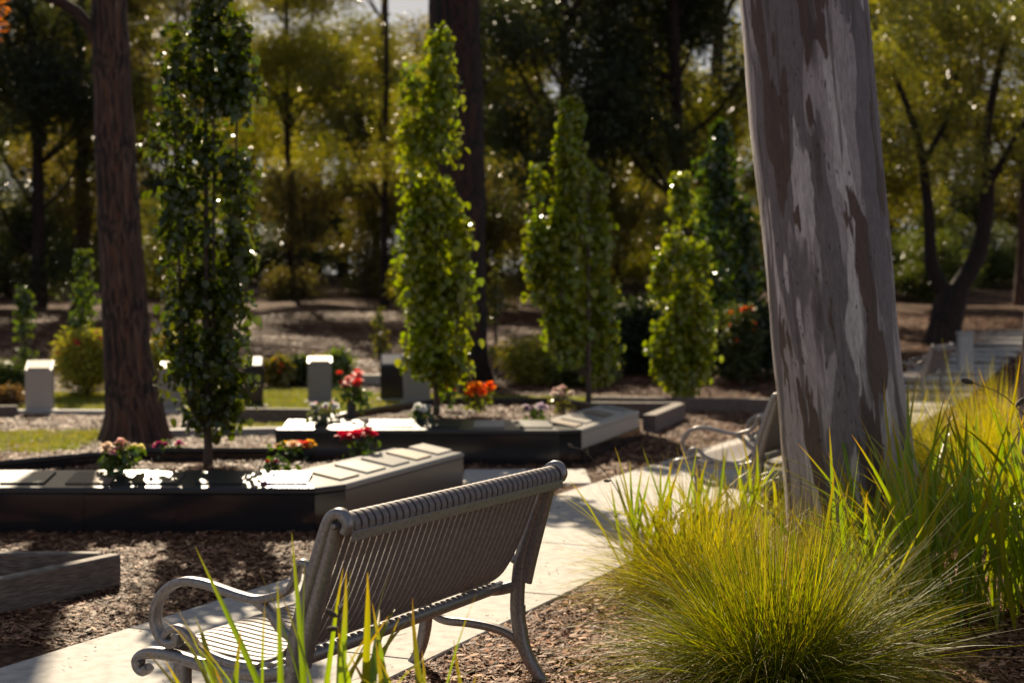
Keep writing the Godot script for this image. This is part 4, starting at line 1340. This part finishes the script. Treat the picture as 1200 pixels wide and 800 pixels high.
func build_small() -> void:
	# litter and mulch
	var near_bed := PackedVector2Array([Vector2(-4.4, 9.5), Vector2(-1.25, 9.5), Vector2(-0.38, 11.9), Vector2(-3.1, 11.95), Vector2(-4.4, 10.4)])
	var far_bed := PackedVector2Array([Vector2(-2.3, 13.7), Vector2(0.5, 13.6), Vector2(1.45, 16.2), Vector2(0.9, 17.95), Vector2(-1.2, 17.95), Vector2(-2.15, 15.4)])
	var holes := [M.path_poly, M.cross_poly, near_bed, far_bed]
	var mulch := func(called: String, label: String, poly: Array, per: float, size: float, sd: int, tone: Array) -> void:
		var t := thing(called, label, "mulch")
		t.set_meta("kind", "stuff")
		scatter_in(t, "chips", poly, 0.0, per, size, sd, holes, null, null, tone, true)
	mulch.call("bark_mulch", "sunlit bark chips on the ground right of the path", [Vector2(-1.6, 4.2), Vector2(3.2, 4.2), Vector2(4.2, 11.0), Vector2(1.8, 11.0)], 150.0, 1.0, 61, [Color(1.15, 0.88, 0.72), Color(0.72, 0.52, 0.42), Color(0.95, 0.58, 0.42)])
	mulch.call("bark_mulch", "brown bark chips between the path and near memorial bed", [Vector2(-4.2, 6.4), Vector2(-1.5, 6.4), Vector2(0.4, 12.1), Vector2(-4.8, 12.1)], 130.0, 1.0, 62, [Color(0.74, 0.5, 0.39), Color(0.5, 0.34, 0.27), Color(0.88, 0.64, 0.51)])
	mulch.call("leaf_litter", "pale leaf litter on the ground around the rough trunk and lawn", [Vector2(-9.0, 12.2), Vector2(4.5, 12.2), Vector2(8.0, 26.0), Vector2(-11.0, 26.0)], 34.0, 1.3, 63, [Color(0.85, 0.6, 0.47), Color(0.6, 0.41, 0.32), Color(1.0, 0.76, 0.62)])
	mulch.call("leaf_litter", "leaf litter on the open slope before the forest", [Vector2(-16.0, 26.0), Vector2(16.0, 26.0), Vector2(20.0, 46.0), Vector2(-20.0, 46.0)], 7.0, 2.2, 64, [Color(0.95, 0.68, 0.54), Color(0.7, 0.48, 0.38)])
	var specks := thing("leaf_litter", "scattered dry specks lying on the pale concrete path", "mulch")
	specks.set_meta("kind", "stuff")
	scatter_in(specks, "chips", Array(M.path_poly).slice(0), 0.026, 5.0, 0.8, 69, [], chips_mesh(70, 4, 0.2))
	# lawn
	var tones := [Color(0.24, 0.28, 0.03), Color(0.30, 0.30, 0.035), Color(0.34, 0.30, 0.06)]
	var lawn := func(label: String, poly: Array, per: float, size: float, sd: int) -> void:
		var t := thing("lawn", label, "grass")
		t.set_meta("kind", "stuff")
		scatter_in(t, "turf", poly, 0.0, per, size, sd, [], M.turf, M.grass, tones, true)
	lawn.call("short grass strip behind the bright kerb at left", [Vector2(-9.5, 20.7), Vector2(-4.3, 20.5), Vector2(-4.3, 23.4), Vector2(-9.5, 23.6)], 60.0, 1.2, 65)
	lawn.call("short grass patch left of the rough trunk's foot", [Vector2(-7.0, 14.4), Vector2(-4.6, 14.8), Vector2(-4.7, 17.2), Vector2(-7.0, 17.0)], 60.0, 1.0, 66)
	lawn.call("short grass between the plinths and far memorial bed", [Vector2(-4.1, 19.6), Vector2(1.0, 19.2), Vector2(2.0, 22.6), Vector2(-4.2, 24.2)], 60.0, 1.2, 67)
	lawn.call("small grass patch right of the rough trunk's foot", [Vector2(-3.7, 16.7), Vector2(-2.5, 16.9), Vector2(-2.4, 18.2), Vector2(-3.7, 18.2)], 60.0, 1.0, 68)
	# bushes of the garden
	var lumpy := func(h: float, w: float) -> Array:
		return [blob(0, h * 0.45, 0, w, h * 0.42), blob(-w * 0.5, h * 0.62, 0.05, w * 0.6, h * 0.34), blob(w * 0.45, h * 0.58, 0, w * 0.62, h * 0.36), blob(0.05, h * 0.8, 0, w * 0.5, h * 0.24)]
	shrub("flowering_shrub", "yellow-green shrub with pink blooms left of the rough trunk", "shrub", V(-6.75, 0.1, 23.0), lumpy.call(1.0, 0.42), 420, M.fine_leaf, M.leaf, Color(0.38, 0.36, 0.05), 1.3, 81, "", 7, Color(0.6, 0.06, 0.10))
	shrub("flowering_shrub", "yellow-green shrub with red blooms right of the rough trunk", "shrub", V(-5.45, 0.1, 23.2), lumpy.call(0.95, 0.38), 360, M.fine_leaf, M.leaf, Color(0.34, 0.32, 0.05), 1.3, 82, "", 7, Color(0.6, 0.04, 0.05))
	shrub("low_shrub", "low green shrub left of the pale plinth", "shrub", V(-7.9, 0.05, 22.6), lumpy.call(0.55, 0.32), 160, M.fine_leaf, M.leaf, Color(0.08, 0.12, 0.03), 1.3, 83)
	shrub("low_shrub", "small reddish plant at the left edge below the low shrub", "plant", V(-7.4, 0.0, 21.2), lumpy.call(0.3, 0.2), 80, M.fine_leaf, M.leaf, Color(0.20, 0.12, 0.06), 1.2, 84)
	shrub("round_bush", "dark rounded bush left of the shorter bright columnar tree", "bush", V(2.3, ground_h(2.3, 27.0), 27.0), lumpy.call(1.35, 0.85), 620, M.fine_leaf, M.leaf, Color(0.03, 0.05, 0.015), 1.8, 85, "dark rounded bushes")
	shrub("round_bush", "dark rounded bush right of the shorter bright columnar tree", "bush", V(4.1, ground_h(4.1, 26.0), 26.0), lumpy.call(1.35, 0.85), 620, M.fine_leaf, M.leaf, Color(0.03, 0.05, 0.015), 1.8, 86, "dark rounded bushes", 0)
	shrub("low_shrub", "yellow-green low bush behind the far memorial bed", "bush", V(0.35, ground_h(0.35, 25.5), 25.5), lumpy.call(0.75, 0.5), 260, M.fine_leaf, M.leaf, Color(0.32, 0.31, 0.05), 1.6, 87)
	shrub("low_shrub", "green low bush below the twin-topped columnar tree", "bush", V(1.25, ground_h(1.25, 25.0), 25.0), lumpy.call(0.6, 0.5), 200, M.fine_leaf, M.leaf, Color(0.09, 0.12, 0.03), 1.6, 88)
	shrub("flowering_shrub", "orange-flowered plant above the right dark rounded bush", "shrub", V(3.98, ground_h(3.98, 25.0), 25.0), lumpy.call(1.42, 0.22), 120, M.fine_leaf, M.leaf, Color(0.07, 0.09, 0.03), 1.6, 89, "", 12, Color(0.85, 0.16, 0.02))
	# leafy plants behind the plinths
	var row := [[-4.0, 24.6, 0.5, Color(0.20, 0.17, 0.03), 6, Color(0.75, 0.15, 0.03), "orange and red flowers behind the half hidden black plinth"], [-3.72, 25.0, 0.5, Color(0.09, 0.13, 0.03), 0, Color.WHITE, "green leafy plant behind the lone grey plinth, left one"], [-3.3, 25.0, 0.5, Color(0.22, 0.20, 0.03), 3, Color(0.7, 0.3, 0.03), "yellow leafy plant behind the lone grey plinth, middle one"], [-2.95, 24.6, 0.62, Color(0.17, 0.23, 0.05), 0, Color.WHITE, "bright green plant rising over the lone grey plinth"]]
	for k in row.size():
		var q = row[k]
		shrub("garden_plant", q[6], "plant", V(q[0], ground_h(q[0], q[1]), q[1]), lumpy.call(q[2], 0.2), 110, M.broad, M.gloss_leaf, q[3], 1.1, 90 + k, "", q[4], q[5])
	# flowers on the beds
	var red := Color(0.48, 0.006, 0.03)
	bouquet("deep red roses on the near memorial bed's right side", V(-1.18, 0.34, 11.2), 9, [red, Color(0.6, 0.01, 0.06)], 0.14, 0.17, 1.25, 101, null, 5)
	bouquet("yellow and red flowers lying in the near memorial bed", V(-1.74, 0.27, 11.5), 8, [Color(0.75, 0.42, 0.03), Color(0.72, 0.08, 0.04), Color(0.8, 0.55, 0.3)], 0.15, 0.12, 1.0, 102)
	bouquet("pale cream and pink bouquet on the near memorial bed's front kerb", V(-2.66, 0.35, 9.86), 13, [Color(0.75, 0.60, 0.45), Color(0.72, 0.42, 0.40), Color(0.62, 0.56, 0.20)], 0.13, 0.20, 0.9, 103, null, 16)
	bouquet("small purple-red flowers in the near bed beneath the columnar tree", V(-2.75, 0.27, 11.6), 5, [Color(0.35, 0.02, 0.12)], 0.12, 0.12, 0.9, 104)
	bouquet("small white and red posy on the near memorial bed", V(-1.62, 0.36, 9.98), 5, [Color(0.75, 0.72, 0.70), red], 0.08, 0.06, 0.6, 105, null, 5)
	bouquet("tall red and pink bouquet in a dark vase on far bed", V(-1.62, 0.36, 14.6), 12, [Color(0.72, 0.05, 0.03), Color(0.75, 0.30, 0.25), red], 0.15, 0.42, 1.1, 106, M.vase, 16)
	bouquet("pale pink and grey posy left on the far memorial bed", V(-1.82, 0.38, 14.1), 8, [Color(0.7, 0.5, 0.5), Color(0.6, 0.6, 0.62)], 0.14, 0.14, 0.95, 107, null, 14, Color(0.12, 0.14, 0.10))
	bouquet("bright orange flowers beside the bright columnar tree's stem", V(-0.34, 0.36, 15.6), 11, [Color(0.85, 0.14, 0.01), Color(0.85, 0.30, 0.02)], 0.16, 0.26, 1.2, 108, null, 12, Color(0.16, 0.19, 0.03))
	bouquet("red flower left of the bright columnar tree's stem", V(-0.72, 0.33, 16.4), 4, [red], 0.08, 0.28, 1.2, 109, null, 8)
	bouquet("white rose posy on the far memorial bed's front kerb", V(-0.86, 0.38, 14.15), 5, [Color(0.75, 0.74, 0.70)], 0.08, 0.12, 1.0, 110, null, 8)
	bouquet("pale dried flowers at the far bed's right end", V(0.55, 0.36, 15.2), 9, [Color(0.55, 0.36, 0.32), Color(0.6, 0.5, 0.42)], 0.2, 0.24, 1.0, 111, null, 8, Color(0.14, 0.13, 0.06))
	bouquet("small dark posy on the far bed's right kerb", V(0.22, 0.38, 14.3), 6, [Color(0.2, 0.1, 0.18), Color(0.6, 0.5, 0.55)], 0.12, 0.14, 0.9, 112, null, 6)
	# pale post on the right
	var t := thing("post", "pale square post beyond the farthest bench on the right", "post", V(8.6, ground_h(8.6, 27.5), 27.5))
	part(t, "shaft", box_mesh(Vector3(0.26, 0.72, 0.2), 0.01, Vector3(0, 0.34, 0)), M.post_white)
	part(t, "cap", box_mesh(Vector3(0.30, 0.05, 0.24), 0.01, Vector3(0, 0.725, 0)), M.post_white)
